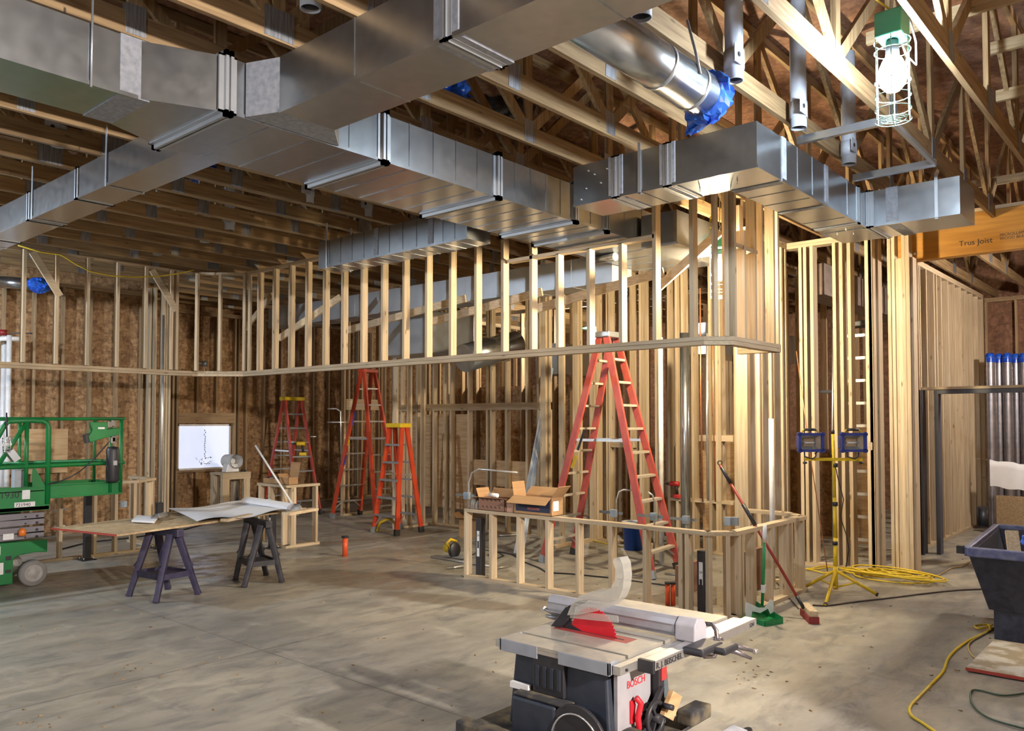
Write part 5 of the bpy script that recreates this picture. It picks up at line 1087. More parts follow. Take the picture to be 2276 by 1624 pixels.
MB().box(2.966, 2.972, 1.94, 2.27, TT-0.001, TT+0.0005).build('throat_slot', BLACK, t)
mb = MB(); N = 48; bl = []
for k in range(N):
    a = 2*PI*k/N; bl += [(0.127*math.cos(a), 0.127*math.sin(a)), (0.117*math.cos(a+0.09), 0.117*math.sin(a+0.09))]
mb.prism(bl, lambda a, b, c: (2.969+c, 2.10+a, TT-0.012+b), -0.0012, 0.0012); mb.build('blade', BRED, t)
mb = MB(); mb.prism([(2.16, TT), (2.30, TT), (2.275, TT+0.055), (2.235, TT+0.10), (2.17, TT+0.135), (2.13, TT+0.142), (2.14, TT+0.128), (2.20, TT+0.10), (2.225, TT+0.06), (2.215, TT+0.02)], lambda a, b, c: (2.969+c, a, b), -0.003, 0.003); mb.build('riving_knife', BLACK, t)
P2 = lambda x, y: (lambda p: (p.y, p.z))(at(x, y, X=2.97))
mb = MB(); mb.prism([P2(*q) for q in ((1222, 1398), (1262, 1347), (1275, 1350), (1268, 1376), (1243, 1401))], lambda a, b, c: (2.97+c, a, b), -0.02, 0.02); mb.build('guard_arm', BLACK, t, bevel=0.004)
CLEAR = bpy.data.materials.new('scratched_clear_guard'); CLEAR.use_nodes = True; gb = CLEAR.node_tree.nodes['Principled BSDF']; gb.inputs['Base Color'].default_value = (0.62, 0.62, 0.58, 1); gb.inputs['Roughness'].default_value = 0.35; gb.inputs['Alpha'].default_value = 0.32
poly = [P2(*q) for q in ((1270, 1364), (1280, 1338), (1298, 1320), (1325, 1311), (1350, 1311), (1366, 1304), (1376, 1286), (1377, 1262), (1371, 1246), (1374, 1238), (1386, 1237), (1393, 1250), (1396, 1278), (1393, 1306), (1384, 1328), (1366, 1344), (1335, 1355), (1300, 1362))]
mb = MB()
for (c0_, c1_) in ((-0.032, -0.028), (0.028, 0.032)): mb.prism(poly, lambda a, b, c: (2.97+c, a, b), c0_, c1_)
n_ = len(poly)
for i in range(n_-3):
    (a0, b0), (a1, b1) = poly[i], poly[i+1]; mb.add([(2.94, a0, b0), (3.0, a0, b0), (3.0, a1, b1), (2.94, a1, b1)], [(0, 1, 2, 3)])
mb.build('clear_guard', CLEAR, t, fix=False)
mb = MB()
for (q0, q1) in (((1290, 1340), (1345, 1347)), ((1295, 1332), (1350, 1338)), ((1300, 1325), (1350, 1330))):
    a, b_ = P2(*q0), P2(*q1); mb.bar((2.936, a[0], a[1]), (2.936, b_[0], b_[1]), 0.004, 0.004)
mb.build('guard_ridges', CLEAR, t)
mb = MB(); a, b_ = P2(1272, 1364), P2(1378, 1374); mb.bar((2.955, a[0], a[1]), (2.955, b_[0], b_[1]), 0.004, 0.03); mb.build('lower_barrier', CLEAR, t)
# fence
mb = MB(); mb.prism([(3.155, TT+0.003), (3.245, TT+0.003), (3.245, TT+0.045), (3.225, TT+0.075), (3.185, TT+0.082), (3.160, TT+0.072), (3.152, TT+0.05)], lambda a, b, c: (a, c, b), 1.80, 2.50); mb.build('rip_fence', flat('bright_fence', (0.50, 0.52, 0.60), 0.35, 0.5), t)
mb = MB()
for z in (TT+0.018, TT+0.05): mb.box(3.1495, 3.153, 1.80, 2.50, z, z+0.003)
mb.build('fence_groove', GALVD, t)
mb = MB(); mb.prism([(3.145, TT-0.01), (3.255, TT-0.01), (3.255, TT+0.05), (3.23, TT+0.08), (3.18, TT+0.088), (3.15, TT+0.06)], lambda a, b, c: (a, c, b), 1.70, 1.797); mb.build('fence_head', flat('grey_fence_head', (0.42, 0.42, 0.48), 0.4), t, bevel=0.006)
mb = MB(); mb.box(3.03, 3.22, 1.60, 1.70, TT-0.03, TT+0.002); mb.box(3.13, 3.26, 1.55, 1.64, TT-0.035, TT-0.005); mb.build('fence_handle', BLACK, t, bevel=0.012)
# extension wing and rails
MB().box(3.30, 3.66, 1.80, 2.40, TT-0.028, TT-0.002).build('extension_table', CAST, t, bevel=0.003)
MB().box(2.66, 3.70, 1.755, 1.79, TT-0.045, TT-0.012).build('slide_rail', ALU, t); MB().box(2.66, 3.66, 2.37, 2.40, TT-0.045, TT-0.012).build('slide_rail', ALU, t)
mb = MB(); mb.box(2.80, 3.74, 1.69, 1.748, TT-0.048, TT-0.008); mb.build('front_rail', ALU, t, bevel=0.003)
MB().box(2.782, 2.80, 1.685, 1.753, TT-0.053, TT-0.004).build('rail_cap', BLACK, t)
text('owner_lettering', 'R. J. BEISCHEL', 0.034, (2.815, 1.6885, TT-0.041), (1, 0, 0), (0, 0, 1), INK, t)
text('owner_lettering', '5241', 0.026, (3.66, 1.6885, TT-0.038), (1, 0, 0), (0, 0, 1), INK, t)
mb = MB(); mb.cyl((2.70, 1.748, TT-0.03), (2.70, 1.756, TT-0.03), 0.006, 10); mb.build('rail_screw', BLACK, t)
# body: tapered shell with a grey front panel
mb = MB(); vs = [(2.675, 1.83, TT-0.05), (3.07, 1.83, TT-0.05), (3.07, 2.30, TT-0.05), (2.675, 2.30, TT-0.05), (2.655, 1.80, 0.44), (3.10, 1.80, 0.44), (3.10, 2.32, 0.44), (2.655, 2.32, 0.44)]
mb.add(vs, [(0, 1, 2, 3), (7, 6, 5, 4), (0, 4, 5, 1), (1, 5, 6, 2), (2, 6, 7, 3), (3, 7, 4, 0)]); mb.build('body_shell', SAWB, t, bevel=0.01)
mb = MB(); mb.box(2.648, 2.668, 2.02, 2.18, 0.60, TT-0.03); mb.build('side_vent', BLACK, t, bevel=0.004)
mb = MB()
for k in range(4): mb.box(2.643, 2.648, 2.035+k*0.037, 2.05+k*0.037, 0.63, TT-0.075)
mb.build('vent_slot', SAWB, t)
mb = MB(); mb.prism([(2.70, TT-0.055), (2.945, TT-0.055), (2.945, 0.60), (2.90, 0.53), (2.72, 0.46), (2.70, 0.46)], lambda a, b, c: (a, c, b), 1.795, 1.812); mb.build('front_panel', flat('silver_front_panel', (0.34, 0.34, 0.38), 0.45), t)
text('maker_lettering', 'BOSCH', 0.042, (2.765, 1.7935, 0.662), (1, 0, 0), (0, 0, 1), flat('red_print', (0.6, 0.02, 0.03), 0.5), t)
MB().box(2.64, 2.66, 2.20, 2.30, 0.595, 0.62).build('white_label', LABEL, t)
mb = MB(); mb.box(2.59, 2.675, 2.02, 2.25, 0.40, 0.585); mb.build('motor_shroud', SAWB, t, bevel=0.012)
mb = MB(); mb.box(2.595, 2.66, 1.97, 2.245, 0.586, 0.60); mb.build('shroud_lid', DUSTB, t, bevel=0.006)
arc = [(1.97+0.0*0, 0.42)] + [(1.90+0.16*math.cos(a), 0.47+0.16*math.sin(a)) for a in [PI*0.5*k/12 for k in range(13)]] + [(1.86, 0.63), (1.80, 0.56), (1.775, 0.46), (1.80, 0.40)]
mb = MB(); mb.prism([(2.06, 0.40)]+[(1.92+0.145*math.cos(a), 0.46+0.155*math.sin(a)) for a in [PI*k/16 for k in range(1, 16)]]+[(1.775, 0.40)], lambda a, b, c: (c, a, b), 2.595, 2.612); mb.build('bevel_quadrant', BLACK, t, bevel=0.004)
mb = MB(); mb.tube([(2.590, 1.92+0.118*math.cos(PI*k/18), 0.455+0.125*math.sin(PI*k/18)) for k in range(0, 15)], 0.004, 6); mb.build('bevel_scale', ALU, t)
mb = MB(); mb.cyl((2.565, 1.93, 0.47), (2.595, 1.93, 0.47), 0.03, 18); mb.build('bevel_knob', DUSTB, t)
mb = MB(); mb.box(2.785, 2.815, 1.785, 1.80, 0.52, 0.61); mb.tube([(2.80, 1.775, 0.625), (2.815, 1.76, 0.60), (2.80, 1.765, 0.55), (2.812, 1.768, 0.50)], 0.013, 10); mb.build('switch_paddle', BRED, t, bevel=0.006)
mb = MB(); mb.tube([(2.90+0.062*math.cos(a*PI/10), 1.745, 0.525+0.062*math.sin(a*PI/10)) for a in range(20)], 0.010, 8, closed=True)
for a in range(3): mb.bar((2.90, 1.745, 0.525), (2.90+0.06*math.cos(a*2.09), 1.745, 0.525+0.06*math.sin(a*2.09)), 0.012, 0.016, (0, 1, 0))
mb.cyl((2.90, 1.72, 0.525), (2.90, 1.80, 0.525), 0.018, 12); mb.tube([(2.945, 1.745, 0.565), (2.945, 1.69, 0.565)], 0.012, 10); mb.build('elevation_wheel', BLACK, t)
mb = MB(); mb.bar((2.84, 1.76, 0.50), (2.97, 1.755, 0.63), 0.02, 0.022, (0, 1, 0)); mb.build('lock_lever', BLACK, t, bevel=0.004)
MB().box(2.955, 3.0, 1.76, 1.83, 0.44, TT-0.06).build('corner_column', BLACK, t, bevel=0.006)
MB().box(2.965, 3.005, 1.753, 1.762, 0.655, 0.725).build('red_latch', flat('dull_red', (0.40, 0.04, 0.04), 0.5), t)
mb = MB(); mb.add([(3.005, 1.79, TT-0.05), (3.075, 1.80, TT-0.05), (3.12, 1.80, 0.45), (3.02, 1.79, 0.45), (3.005, 1.87, TT-0.05), (3.075, 1.88, TT-0.05), (3.12, 1.88, 0.45), (3.02, 1.87, 0.45)], [(0, 1, 2, 3), (7, 6, 5, 4), (0, 4, 5, 1), (1, 5, 6, 2), (2, 6, 7, 3), (3, 7, 4, 0)]); mb.build('side_rib_panel', noisemat('teal_grey', (0.07, 0.10, 0.12), (0.12, 0.15, 0.18), (4, 4, 60), 0.5), t)
mb = MB(); mb.lathe([(0, 0), (0.03, 0), (0.038, 0.015), (0.03, 0.035), (0, 0.035)], (2.735, 1.70, 0.435), 12, 'y'); mb.build('red_knob', flat('pinkish_red_knob', (0.5, 0.06, 0.08), 0.5), t)
MB().box(2.70, 2.78, 1.71, 1.79, 0.47, 0.515).build('knob_housing', DUSTB, t, bevel=0.008)
# push tool and wood scrap lying at the foot of the panel
mb = MB(); mb.box(3.05, 3.22, 1.66, 1.74, 0.46, 0.52); mb.build('grey_block', DUSTB, t, bevel=0.01)
MB().bar((2.97, 1.735, 0.51), (3.02, 1.72, 0.60), 0.085, 0.02, (0, 1, 0)).build('wood_scrap', PLY, t)
# tray and folding frame
mb = MB(); mb.prism([(2.50, 1.72), (3.20, 1.72), (3.20, 2.46), (2.50, 2.46)], lambda a, b, c: (a, b, c), 0.415, 0.435); mb.prism([(2.49, 1.70), (2.56, 1.70), (2.56, 2.48), (2.49, 2.48)], lambda a, b, c: (a, b, c), 0.385, 0.455); mb.build('base_tray', DUSTB, t, bevel=0.012)
mb = MB(); mb.tube([(2.45, 1.66, 0.37), (2.45, 2.50, 0.37)], 0.022, 12); mb.tube([(2.50, 1.64, 0.38), (3.18, 1.62, 0.385), (3.30, 1.60, 0.40), (3.36, 1.57, 0.37), (3.37, 1.55, 0.30), (3.33, 1.58, 0.235), (3.22, 1.62, 0.22)], 0.021, 12); mb.tube([(2.5, 2.50, 0.38), (3.2, 2.50, 0.38)], 0.021, 12)
for (x, y, x2, y2) in ((2.48, 1.66, 3.2, 1.66), (3.2, 1.66, 2.48, 1.66), (2.48, 2.5, 3.2, 2.5), (3.2, 2.5, 2.48, 2.5)): mb.tube([(x, y, 0.37), (x2, y2, 0.03)], 0.018, 10)
mb.build('stand_frame', flat('grey_stand_tube', (0.40, 0.42, 0.48), 0.4, 0.4), t)
mb = MB(); mb.tube([(3.355, 1.572, 0.385), (3.372, 1.556, 0.34), (3.37, 1.555, 0.28), (3.33, 1.58, 0.23)], 0.030, 12); mb.build('handle_grip', BLACK, t)
for x in (2.48, 3.2):
    for y in (1.66, 2.5): MB().cyl((x, y-0.02, 0.0+0.05), (x, y+0.02, 0.05), 0.05, 18).build('stand_foot', RUBBER, t)
# locking clamps gripping the table
def clamp(label, pts, hs, m=GALVD):
    t = thing('locking_clamp', label, 'clamp', tuple(pts[0]))
    MB().tube(pts, 0.010, 10).build('c_frame', m, t); 
    for h in hs: MB().tube(h, [0.013]*(len(h)-1)+[0.007], 8).build('handle', m, t)
    p = Vector(hs[0][0]); MB().cbox(p, (0.035, 0.03, 0.045)).build('jaw_body', m, t, bevel=0.006)
    MB().cyl(Vector(hs[0][-1])-Vector((0.012, 0, 0)), Vector(hs[0][-1])+Vector((0.014, 0, 0)), 0.010, 10).build('adjusting_screw', ALU, t)
    return t
DK = flat('clamp_steel', (0.22, 0.20, 0.22), 0.35, 0.8)
Q = lambda x, y, D: tuple(at(x, y, D=D))
clamp('steel locking clamp with long handles at the front rail by the fence handle', [Q(1568, 1386, 3.65), Q(1583, 1387, 3.62), Q(1592, 1400, 3.6), Q(1596, 1440, 3.6), Q(1588, 1458, 3.6), Q(1566, 1459, 3.6), Q(1556, 1446, 3.6)], [[Q(1598, 1428, 3.6), Q(1625, 1432, 3.6), Q(1678, 1447, 3.6)], [Q(1600, 1440, 3.6), Q(1635, 1447, 3.6), Q(1670, 1463, 3.6)]], DK)
clamp('steel locking clamp holding the guard arm at the rear edge of the saw table', [Q(1283, 1352, 4.05), Q(1262, 1345, 4.05), Q(1262, 1362, 4.05), Q(1272, 1378, 4.0)], [[Q(1256, 1360, 4.05), Q(1235, 1364, 4.05), Q(1208, 1352, 4.05)], [Q(1250, 1368, 4.05), Q(1232, 1372, 4.05), Q(1212, 1368, 4.05)]], GALVD)

# ------------------------------------------------------------------ dustpan, broom
DGR = flat('green_plastic', (0.01, 0.26, 0.08), 0.4)
t = thing('lobby_dustpan', 'green lobby dustpan with white shield standing at the half wall corner', 'dustpan', tuple(at(1690, 1385, z=0)))
pA, pB, pC, pD = at(1640, 1372, z=0), at(1700, 1392, z=0), at(1740, 1385, z=0), at(1680, 1360, z=0)
mb = MB(); q = [pA, pB, pC, pD]; h1 = []
mb.add([Vector(p) for p in q]+[Vector(p)+Vector((0, 0, 0.012)) for p in q], [(3, 2, 1, 0), (4, 5, 6, 7), (0, 1, 5, 4), (1, 2, 6, 5), (2, 3, 7, 6), (3, 0, 4, 7)])
for i, j, z0_, z1_ in ((0, 1, 0.012, 0.045), (1, 2, 0.045, 0.05), (2, 3, 0.05, 0.10)): mb.add([Vector(q[i]), Vector(q[j]), Vector(q[j])+Vector((0, 0, z1_)), Vector(q[i])+Vector((0, 0, z0_))], [(0, 1, 2, 3)]); a = (Vector(q[j])-Vector(q[i])).normalized().cross(Vector((0, 0, 1)))*0.004; mb.add([Vector(q[i])+a, Vector(q[j])+a, Vector(q[j])+a+Vector((0, 0, z1_)), Vector(q[i])+a+Vector((0, 0, z0_))], [(3, 2, 1, 0)])
mb.build('pan', DGR, t, fix=False)
base = Vector((pC+pD+pB+pA)/4); Dn = (base).dot(FWD_H)
mb = MB(); pts = [(1657, 1337), (1672, 1343), (1686, 1350), (1700, 1350), (1712, 1332), (1719, 1334), (1719, 1360), (1712, 1364), (1707, 1352), (1690, 1362), (1672, 1358), (1668, 1385), (1661, 1386), (1656, 1358)]
PP = [at(x, y, D=Dn) for x, y in pts]; back = FWD_H*0.006
n_ = len(PP); mb.add(PP+[p+back for p in PP], [tuple(range(n_)), tuple(reversed(range(n_, 2*n_)))]+[(k, (k+1) % n_, n_+(k+1) % n_, n_+k) for k in range(n_)]); mb.build('white_shield', WHITE, t)
MB().tube([at(1694, 1345, D=Dn), at(1697, 1280, D=Dn), at(1699, 1200, D=Dn)], 0.013, 12).build('pole', DGR, t)
MB().tube([at(1699, 1205, D=Dn), at(1699.5, 1190, D=Dn), at(1700, 1165, D=Dn)], [0.016, 0.02, 0.014], 12).build('grip', WHITE, t)
MB().cbox(at(1697, 1308, D=Dn), (0.035, 0.035, 0.07)).build('clip', WHITE, t, bevel=0.004)
t = thing('push_broom', 'push broom with long red handle leaning on the half wall corner', 'broom', tuple(at(1790, 1380, z=0)))
pt_, pm_, pb_ = at(1600, 1033, D=7.75), at(1690, 1190, D=7.45), at(1787, 1352, D=7.2)
BRH = flat('broom_handle_red', (0.36, 0.045, 0.04), 0.45)
MB().tube([pt_, pb_], 0.013, 12).build('handle', BRH, t)
f = lambda s: pt_+(pb_-pt_)*s
MB().tube([f(0.02), f(0.14)], 0.017, 12).build('foam_grip', BLACK, t); MB().tube([f(0.29), f(0.44)], 0.018, 12).build('foam_grip', BLACK, t); MB().tube([f(0.92), f(1.0)], 0.016, 12).build('ferrule', BLACK, t)
c_ = f(0.0)-Vector((0, 0, 0.0)); MB().tube([c_+RIGHT*0.02*math.cos(a*PI/6)+UPV*0.02*math.sin(a*PI/6)+UPV*0.02 for a in range(12)], 0.005, 6, closed=True).build('hang_ring', BLACK, t)
hb = at(1797, 1357, D=7.18); hd = (-FWD_H - RIGHT*0.12).normalized()
cc = Vector((hb.x, hb.y, 0.085))-FWD_H*0.02; MB().bar(cc-hd*0.17, cc+hd*0.17, 0.07, 0.05).build('block', WX, t, bevel=0.006)
mb = MB(); mb.bar(cc-hd*0.17-Vector((0, 0, 0.055)), cc+hd*0.17-Vector((0, 0, 0.055)), 0.085, 0.058); mb.build('bristles', noisemat('red_bristles', (0.35, 0.05, 0.05), (0.22, 0.04, 0.04), (90, 90, 3), 0.9), t)

# ------------------------------------------------------------------ tripod work light
t = thing('tripod_work_light', 'yellow tripod stand with two blue-framed flood heads near the yellow cord coil', 'work light', tuple(at(1857, 1320, z=0)))
DD = 8.3; U = lambda x, y, D=DD: at(x, y, D=D)
MB().tube([U(1857, 1275), U(1857, 1195)], 0.022, 14).build('pole', YEL, t); MB().tube([U(1857, 1200), U(1855, 1105)], 0.019, 14).build('pole', YEL, t); MB().tube([U(1855, 1105), U(1851, 962)], 0.016, 14).build('pole', YEL, t)
for y in (1211, 1124, 1038): MB().tube([U(1856, y), U(1856, y-9)], 0.027, 14).build('clamp_collar', BLACK, t)
MB().tube([U(1851, 964), U(1851, 955)], 0.018, 10).build('pole_cap', BLACK, t)
MB().bar(U(1789, 1020), U(1916, 1021), 0.03, 0.03).build('cross_bar', YEL, t)
for x in (1789, 1914): MB().cyl(U(x, 1026)-Vector((0, 0, 0.02)), U(x, 1026), 0.02, 12).build('bar_knob', BLACK, t)
ct = at(1857, 1318, z=0.0)
hub = Vector((U(1857, 1275).x, U(1857, 1275).y, 0.2))
for (x, y) in ((1787, 1305), (1952, 1322), (1834, 1345)):
    p = at(x, y, z=0.012); p1 = hub+(p-hub)*0.0+Vector((0, 0, 0.02)); MB().tube([p1, p], 0.016, 10).build('leg', YEL, t); MB().tube([p+(hub-p)*0.05, p], 0.019, 10).build('foot', RUBBER, t)
    MB().tube([Vector((hub.x, hub.y, 0.05)), p1+(p-p1)*0.5], 0.009, 8).build('leg_strut', YEL, t)
MB().tube([Vector((hub.x, hub.y, 0.03)), hub+Vector((0, 0, 0.06))], 0.024, 14).build('lower_pole', YEL, t)
BLF = flat('blue_lamp_frame', (0.03, 0.05, 0.26), 0.4)
LENS = noisemat('lamp_reflector', (0.62, 0.62, 0.60), (0.42, 0.42, 0.40), (9, 9, 9), 0.16, 0.75)
for k, x in enumerate((1803, 1898)):
    c_ = U(x, 983, 8.2); back = FWD_H
    w_, h_ = 0.23*0.5, 0.165*0.5
    fr = thing('flood_head', None, None, (0, 0, 0)); bpy.data.objects.remove(fr)
    def fpt(a, b, d): return c_+RIGHT*a+UPV*b+back*d
    mb = MB()
    for (a0, b0, a1, b1) in ((-w_, -h_, w_, -h_), (w_, -h_, w_, h_), (w_, h_, -w_, h_), (-w_, h_, -w_, -h_)): mb.bar(fpt(a0, b0, 0), fpt(a1, b1, 0), 0.026, 0.028, back)
    for sx in (-1, 1):
        for sy in (-1, 1): mb.cyl(fpt(sx*w_, sy*h_, -0.014), fpt(sx*w_, sy*h_, 0.03), 0.022, 12)
    hd_ = mb.build('flood_head', BLF, t)
    mb = MB(); mb.add([fpt(-w_, -h_, 0.01), fpt(w_, -h_, 0.01), fpt(w_, h_, 0.01), fpt(-w_, h_, 0.01), fpt(-w_*0.45, -h_*0.45, 0.07), fpt(w_*0.45, -h_*0.45, 0.07), fpt(w_*0.45, h_*0.45, 0.07), fpt(-w_*0.45, h_*0.45, 0.07)], [(0, 1, 5, 4), (1, 2, 6, 5), (2, 3, 7, 6), (3, 0, 4, 7), (4, 5, 6, 7)]); mb.build('reflector', LENS, hd_, fix=False)
    mb = MB(); mb.tube([fpt(-0.05, -0.005, 0.05), fpt(0.05, -0.005, 0.05)], 0.008, 8); mb.build('halogen_tube', WHITE, hd_)
    mb = MB(); mb.bar(fpt(-w_*0.8, 0, 0.125), fpt(w_*0.8, 0, 0.125), 0.10, 0.13); mb.build('housing', BLF, hd_, bevel=0.01)
    mb = MB(); mb.tube([fpt(-0.085, h_+0.01, 0.03), fpt(-0.065, h_+0.045, 0.03), fpt(0.065, h_+0.045, 0.03), fpt(0.085, h_+0.01, 0.03)], 0.008, 8); mb.build('carry_handle', YEL, hd_)
    mb = MB(); mb.tube([fpt(-0.06, h_+0.047, 0.03), fpt(0.06, h_+0.047, 0.03)], 0.014, 10); mb.build('handle_sleeve', BLACK, hd_)
    mb = MB(); mb.tube([fpt(-0.06, -h_, 0.03), fpt(-0.055, -h_-0.06, 0.03), fpt(0.02, -h_-0.085, 0.03), fpt(0.055, -h_-0.06, 0.03), fpt(0.06, -h_, 0.03)], 0.007, 8); mb.build('yoke', BLACK, hd_)
MB().tube([U(1810, 1008), U(1825, 1000), U(1840, 998), U(1853, 1020), U(1862, 1060), U(1875, 1110), U(1868, 1150), U(1880, 1185), U(1887, 1220), U(1880, 1260)], 0.005, 6).build('lamp_cable', BLACK, t)

# ------------------------------------------------------------------ cords on the floor
rr = random.Random(5); pts = []; cx, cy = 9.50, 2.70
for k in range(420):
    a = k*0.15; R = 0.30+0.09*math.sin(a*0.37)+0.05*math.sin(a*1.7)
    pts.append((cx+0.22*math.sin(a*0.11)*0.3+0.70*R*math.sin(a)*0.9, cy+1.25*R*math.cos(a)*0.95+0.10*math.sin(a*0.07), 0.010+0.05*(0.5+0.5*math.sin(a*0.91))+0.05*(k/420.0)))
o = MB().tube(pts, 0.0085, 6).build('coiled_lead', YCORD); tag(o, 'messy coil of yellow extension cord at the foot of the stud pack', 'cord')
pts = []
for k in range(90):
    s = k/89.0; x = 1782+175*abs(((s*3) % 2)-1); y = 1258+10*s+0.045*(x-1782)+4*math.sin(s*23); p = at(x, y, z=0.01); pts.append(p+Vector((0, 0, 0.012*abs(math.sin(s*31)))))
o = MB().tube(pts, 0.0085, 6).build('trailing_lead', YCORD); tag(o, 'yellow cord strands trailing along the wall base behind the tripod', 'cord')
def cord(label, px, m, r=0.008, z=0.009): 
    P = [at(x, y, z=z) for x, y in px]; Q_ = []
    for i in range(len(P)-1):
        p0, p1, p2, p3 = P[max(i-1, 0)], P[i], P[i+1], P[min(i+2, len(P)-1)]
        for k in range(6):
            s = k/6.0; Q_.append(0.5*((2*p1)+(p2-p0)*s+(2*p0-5*p1+4*p2-p3)*s*s+(3*p1-p0-3*p2+p3)*s**3))
    Q_.append(P[-1]); o = MB().tube(Q_, r, 6).build('extension_lead', m); tag(o, label, 'cord'); return o
DCORD = flat('dark_brown_cord', (0.07, 0.045, 0.035), 0.6); TAN = flat('tan_cord', (0.42, 0.30, 0.14), 0.6)
cord('dark brown cord running from the broom past the tripod to the black bin', [(1806, 1344), (1840, 1345), (1900, 1337), (1980, 1328), (2060, 1318), (2130, 1311), (2196, 1308)], DCORD)
cord('tan cord running from the coil towards the corridor floor', [(2045, 1290), (2085, 1278), (2115, 1262), (2140, 1258), (2160, 1244), (2175, 1243), (2172, 1258), (2182, 1268)], TAN)
cord('thick yellow cord curving across the floor at the lower right', [(2228, 1380), (2214, 1390), (2196, 1402), (2176, 1412), (2150, 1425), (2122, 1446), (2106, 1466), (2096, 1492), (2070, 1520), (2040, 1550), (2022, 1572), (2026, 1590), (2050, 1606), (2085, 1630)], YCORD, 0.0095)
cord('short yellow cord loop beside the bin foot', [(2200, 1398), (2196, 1388), (2168, 1390), (2175, 1396), (2198, 1392), (2205, 1388)], YCORD, 0.008, 0.03)
cord('grey white cord branching off the yellow one towards the red-edged sheet', [(2196, 1404), (2160, 1424), (2152, 1438), (2160, 1455), (2172, 1464)], TAN, 0.007)
cord('dark green hose loops on the floor at the lower right corner', [(2290, 1538), (2230, 1545), (2180, 1534), (2160, 1535), (2158, 1555), (2175, 1580), (2210, 1600), (2290, 1622)], flat('green_hose', (0.04, 0.09, 0.06), 0.5), 0.006)
cord('black cord curving from the dustpan to the broom head', [(1706, 1200), (1709, 1262), (1735, 1305), (1760, 1335), (1775, 1352)], DCORD, 0.006)
cord('yellow cord lying along the base of the warm stud wall', [(1300, 1197), (1330, 1204), (1380, 1214), (1420, 1216), (1450, 1212), (1480, 1200)], YCORD, 0.008)
cord('thin black cord crossing the floor behind the plan table', [(130, 1222), (200, 1205), (290, 1195), (400, 1178), (440, 1168), (470, 1160)], BLACK, 0.012)

# ------------------------------------------------------------------ bin, sheet, far goods
TUB = noisemat('dusty_dark_tub', (0.018, 0.022, 0.04), (0.04, 0.045, 0.07), (16, 16, 16), 0.55)
t = thing('rubbish_tub', 'big dark blue-black tilt tub full of scraps at the right edge', 'bin', (8.0, 0.9, 0))
zr, zb = 0.71, 0.24
top = [(7.17, 1.50), (7.17, 0.35), (8.95, 0.35), (8.95, 1.62)]; bot = [(7.38, 1.40), (7.38, 0.5), (8.5, 0.5), (8.5, 1.42)]
def loop(a, z): return [Vector((x, y, z)) for x, y in a]
T, B_ = loop(top, zr), loop(bot, zb); inn = [Vector((x+(0.03 if i in (0, 1) else -0.03), y+(-0.03 if i in (0, 3) else 0.03), zr)) for i, (x, y) in enumerate(top)]; inb = [Vector((x+(0.03 if i in (0, 1) else -0.03), y+(-0.03 if i in (0, 3) else 0.03), zb+0.03)) for i, (x, y) in enumerate(bot)]
mb = MB(); mb.add(T+B_+inn+inb, [(i, (i+1) % 4, 4+(i+1) % 4, 4+i) for i in range(4)]+[(7, 6, 5, 4)]+[(8+i, 12+i, 12+(i+1) % 4, 8+(i+1) % 4) for i in range(4)]+[(12, 13, 14, 15)]+[(i, 8+i, 8+(i+1) % 4, (i+1) % 4) for i in range(4)]); mb.build('tub', TUB, t)
mb = MB()
for i in range(4): mb.bar(T[i], T[(i+1) % 4], 0.05, 0.075)
mb.build('rim', noisemat('worn_purple_rim', (0.07, 0.08, 0.19), (0.16, 0.17, 0.26), (16, 16, 16), 0.5), t, bevel=0.01)
mb = MB(); mb.prism([(7.40, 0.55), (8.3, 0.55), (8.3, 1.37), (7.40, 1.37)], lambda a, b, c: (a, b, c), 0.0, 0.24); mb.build('base', TUB, t)
for y in (1.38, 0.5): MB().cyl((8.7, y, 0.12), (8.7, y+0.05, 0.12), 0.12, 20).build('wheel', RUBBER, t)
MB().cbox((7.18, 1.55, 0.72), (0.05, 0.05, 0.06)).build('corner_bumper', RUBBER, t)
crumple('blue_film', 'blue plastic film bunched on the scraps inside the tub', (8.0, 1.0, 0.72), (0.32, 0.25, 0.12), 21)
for k, (p, q, l) in enumerate((((7.5, 1.22, 0.52), (7.65, 1.28, 0.84), 'short upright lumber scrap sticking out of the tub'), ((7.45, 1.05, 0.62), (8.1, 1.25, 0.60), 'lumber scrap lying across the tub'))):
    o = MB().bar(p, q, 0.09, 0.035).build('lumber_scrap', WX); tag(o, l, 'scrap')
o = MB().box(7.42, 8.4, 0.55, 1.36, 0.275, 0.58).build('scrap_pile', noisemat('mixed_scrap', (0.25, 0.19, 0.12), (0.09, 0.08, 0.08), (12, 12, 12), 0.9)); tag(o, 'mixed building scraps filling the tub', 'scrap', kind='stuff')
DIRTY = noisemat('plaster_splashed_board', (0.36, 0.30, 0.22), (0.62, 0.60, 0.56), (6, 6, 6), 0.75, detail=6, lo=0.46, hi=0.6)
t = thing('dirty_sheet', 'dusty strand board sheet with a red edge lying at the lower right', 'board', (6.9, 0.8, 0.0))
MB().box(6.34, 7.30, 0.05, 1.35, 0.012, 0.030).build('panel', DIRTY, t); MB().box(6.333, 6.34, 0.05, 1.35, 0.010, 0.031).build('painted_edge', REDE, t)
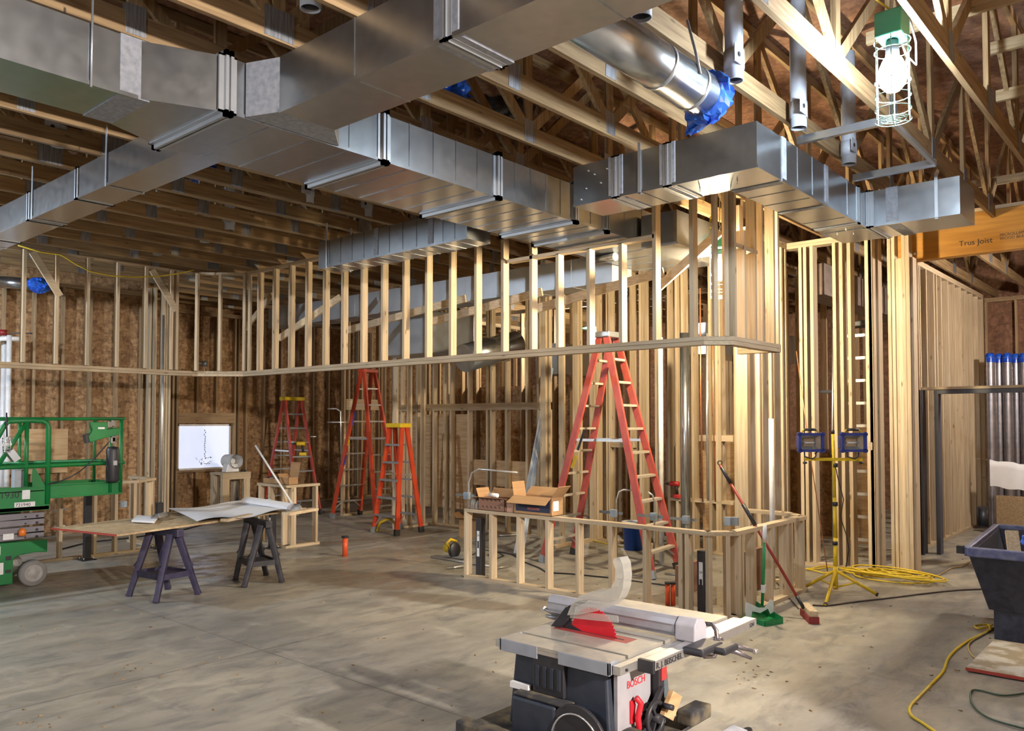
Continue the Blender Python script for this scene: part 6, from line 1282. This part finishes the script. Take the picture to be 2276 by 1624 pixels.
for k in range(5):
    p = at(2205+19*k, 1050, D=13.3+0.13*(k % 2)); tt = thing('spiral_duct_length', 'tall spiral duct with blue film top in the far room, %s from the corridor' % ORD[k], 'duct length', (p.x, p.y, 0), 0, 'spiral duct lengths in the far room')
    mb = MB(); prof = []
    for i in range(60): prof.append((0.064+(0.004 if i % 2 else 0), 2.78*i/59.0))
    mb.lathe(prof, (0, 0, 0), 18); mb.build('duct_tube', noisemat('spiral_duct_metal', (0.36, 0.36, 0.42), (0.48, 0.47, 0.52), (9, 9, 9), 0.35, 0.8) if k == 0 else bpy.data.materials['spiral_duct_metal'], tt, world=False)  # plain bluish grey metal for the spiral lengths
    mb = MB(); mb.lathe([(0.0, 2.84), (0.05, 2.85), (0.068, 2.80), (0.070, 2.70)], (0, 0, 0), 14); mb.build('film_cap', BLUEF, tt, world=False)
p, q = at(2200, 1045, D=12.6), at(2330, 1062, D=12.0)
mb = MB(); g = [[Vector(p+(q-p)*(i/12.0))+Vector((0, 0, 0.16-0.40*max(0, j-2)/4.0+0.012*math.sin(i*1.3+j)))+FWD_H*(0.40-0.2*min(j, 2)+0.015*math.sin(i*2.1)) for j in range(7)] for i in range(13)]
mb.sheet(g); o = mb.build('white_wrap', PAPER); tag(o, 'white wrap sheet draped in front of the far spiral ducts', 'sheet')
o = MB().box(min(p.x, q.x), max(p.x, q.x), min(p.y, q.y)+0.1, max(p.y, q.y)-0.1, 0, 0.6).build('wrapped_crate', BX); tag(o, 'crate beneath the white wrap in the far room', 'crate')
for k in range(3):
    p = at(2160+26*k, 1137, D=13.6); o = MB().cyl((p.x, p.y, 0), (p.x, p.y, 0.32), 0.10, 20).build('duct_ring', GALVD); tag(o, 'short round duct collar on the far floor, %s from the corridor' % ORD[k], 'duct collar', 'short duct collars on the far floor')
# small litter over the slab
mb = MB(); rr = random.Random(11)
for k in range(150):
    x, y = rr.uniform(0, 2276), rr.uniform(1150, 1620); p = at(x, y, z=0.003)
    if p.length > 13: continue
    a = rr.uniform(0, PI); s = rr.uniform(0.006, 0.03); mb.bar(p, p+Vector((math.cos(a)*s, math.sin(a)*s, 0)), rr.uniform(0.004, 0.012), 0.005)
for (cx_, cy_, n_) in ((1670, 1500, 20), (1100, 1187, 40), (60, 1600, 8), (280, 1495, 12), (1190, 1195, 30)):
    for k in range(n_):
        p = at(cx_+rr.gauss(0, 35), cy_+rr.gauss(0, 9 if cy_ < 1300 else 18), z=0.003); a = rr.uniform(0, PI); s = rr.uniform(0.006, 0.03); mb.bar(p, p+Vector((math.cos(a)*s, math.sin(a)*s, 0)), rr.uniform(0.004, 0.01), 0.004)
o = mb.build('floor_litter', noisemat('wood_chips', (0.10, 0.06, 0.03), (0.45, 0.32, 0.16), (30, 30, 30), 0.9)); tag(o, 'small wood chips and dirt scattered over the concrete', 'litter', kind='stuff')
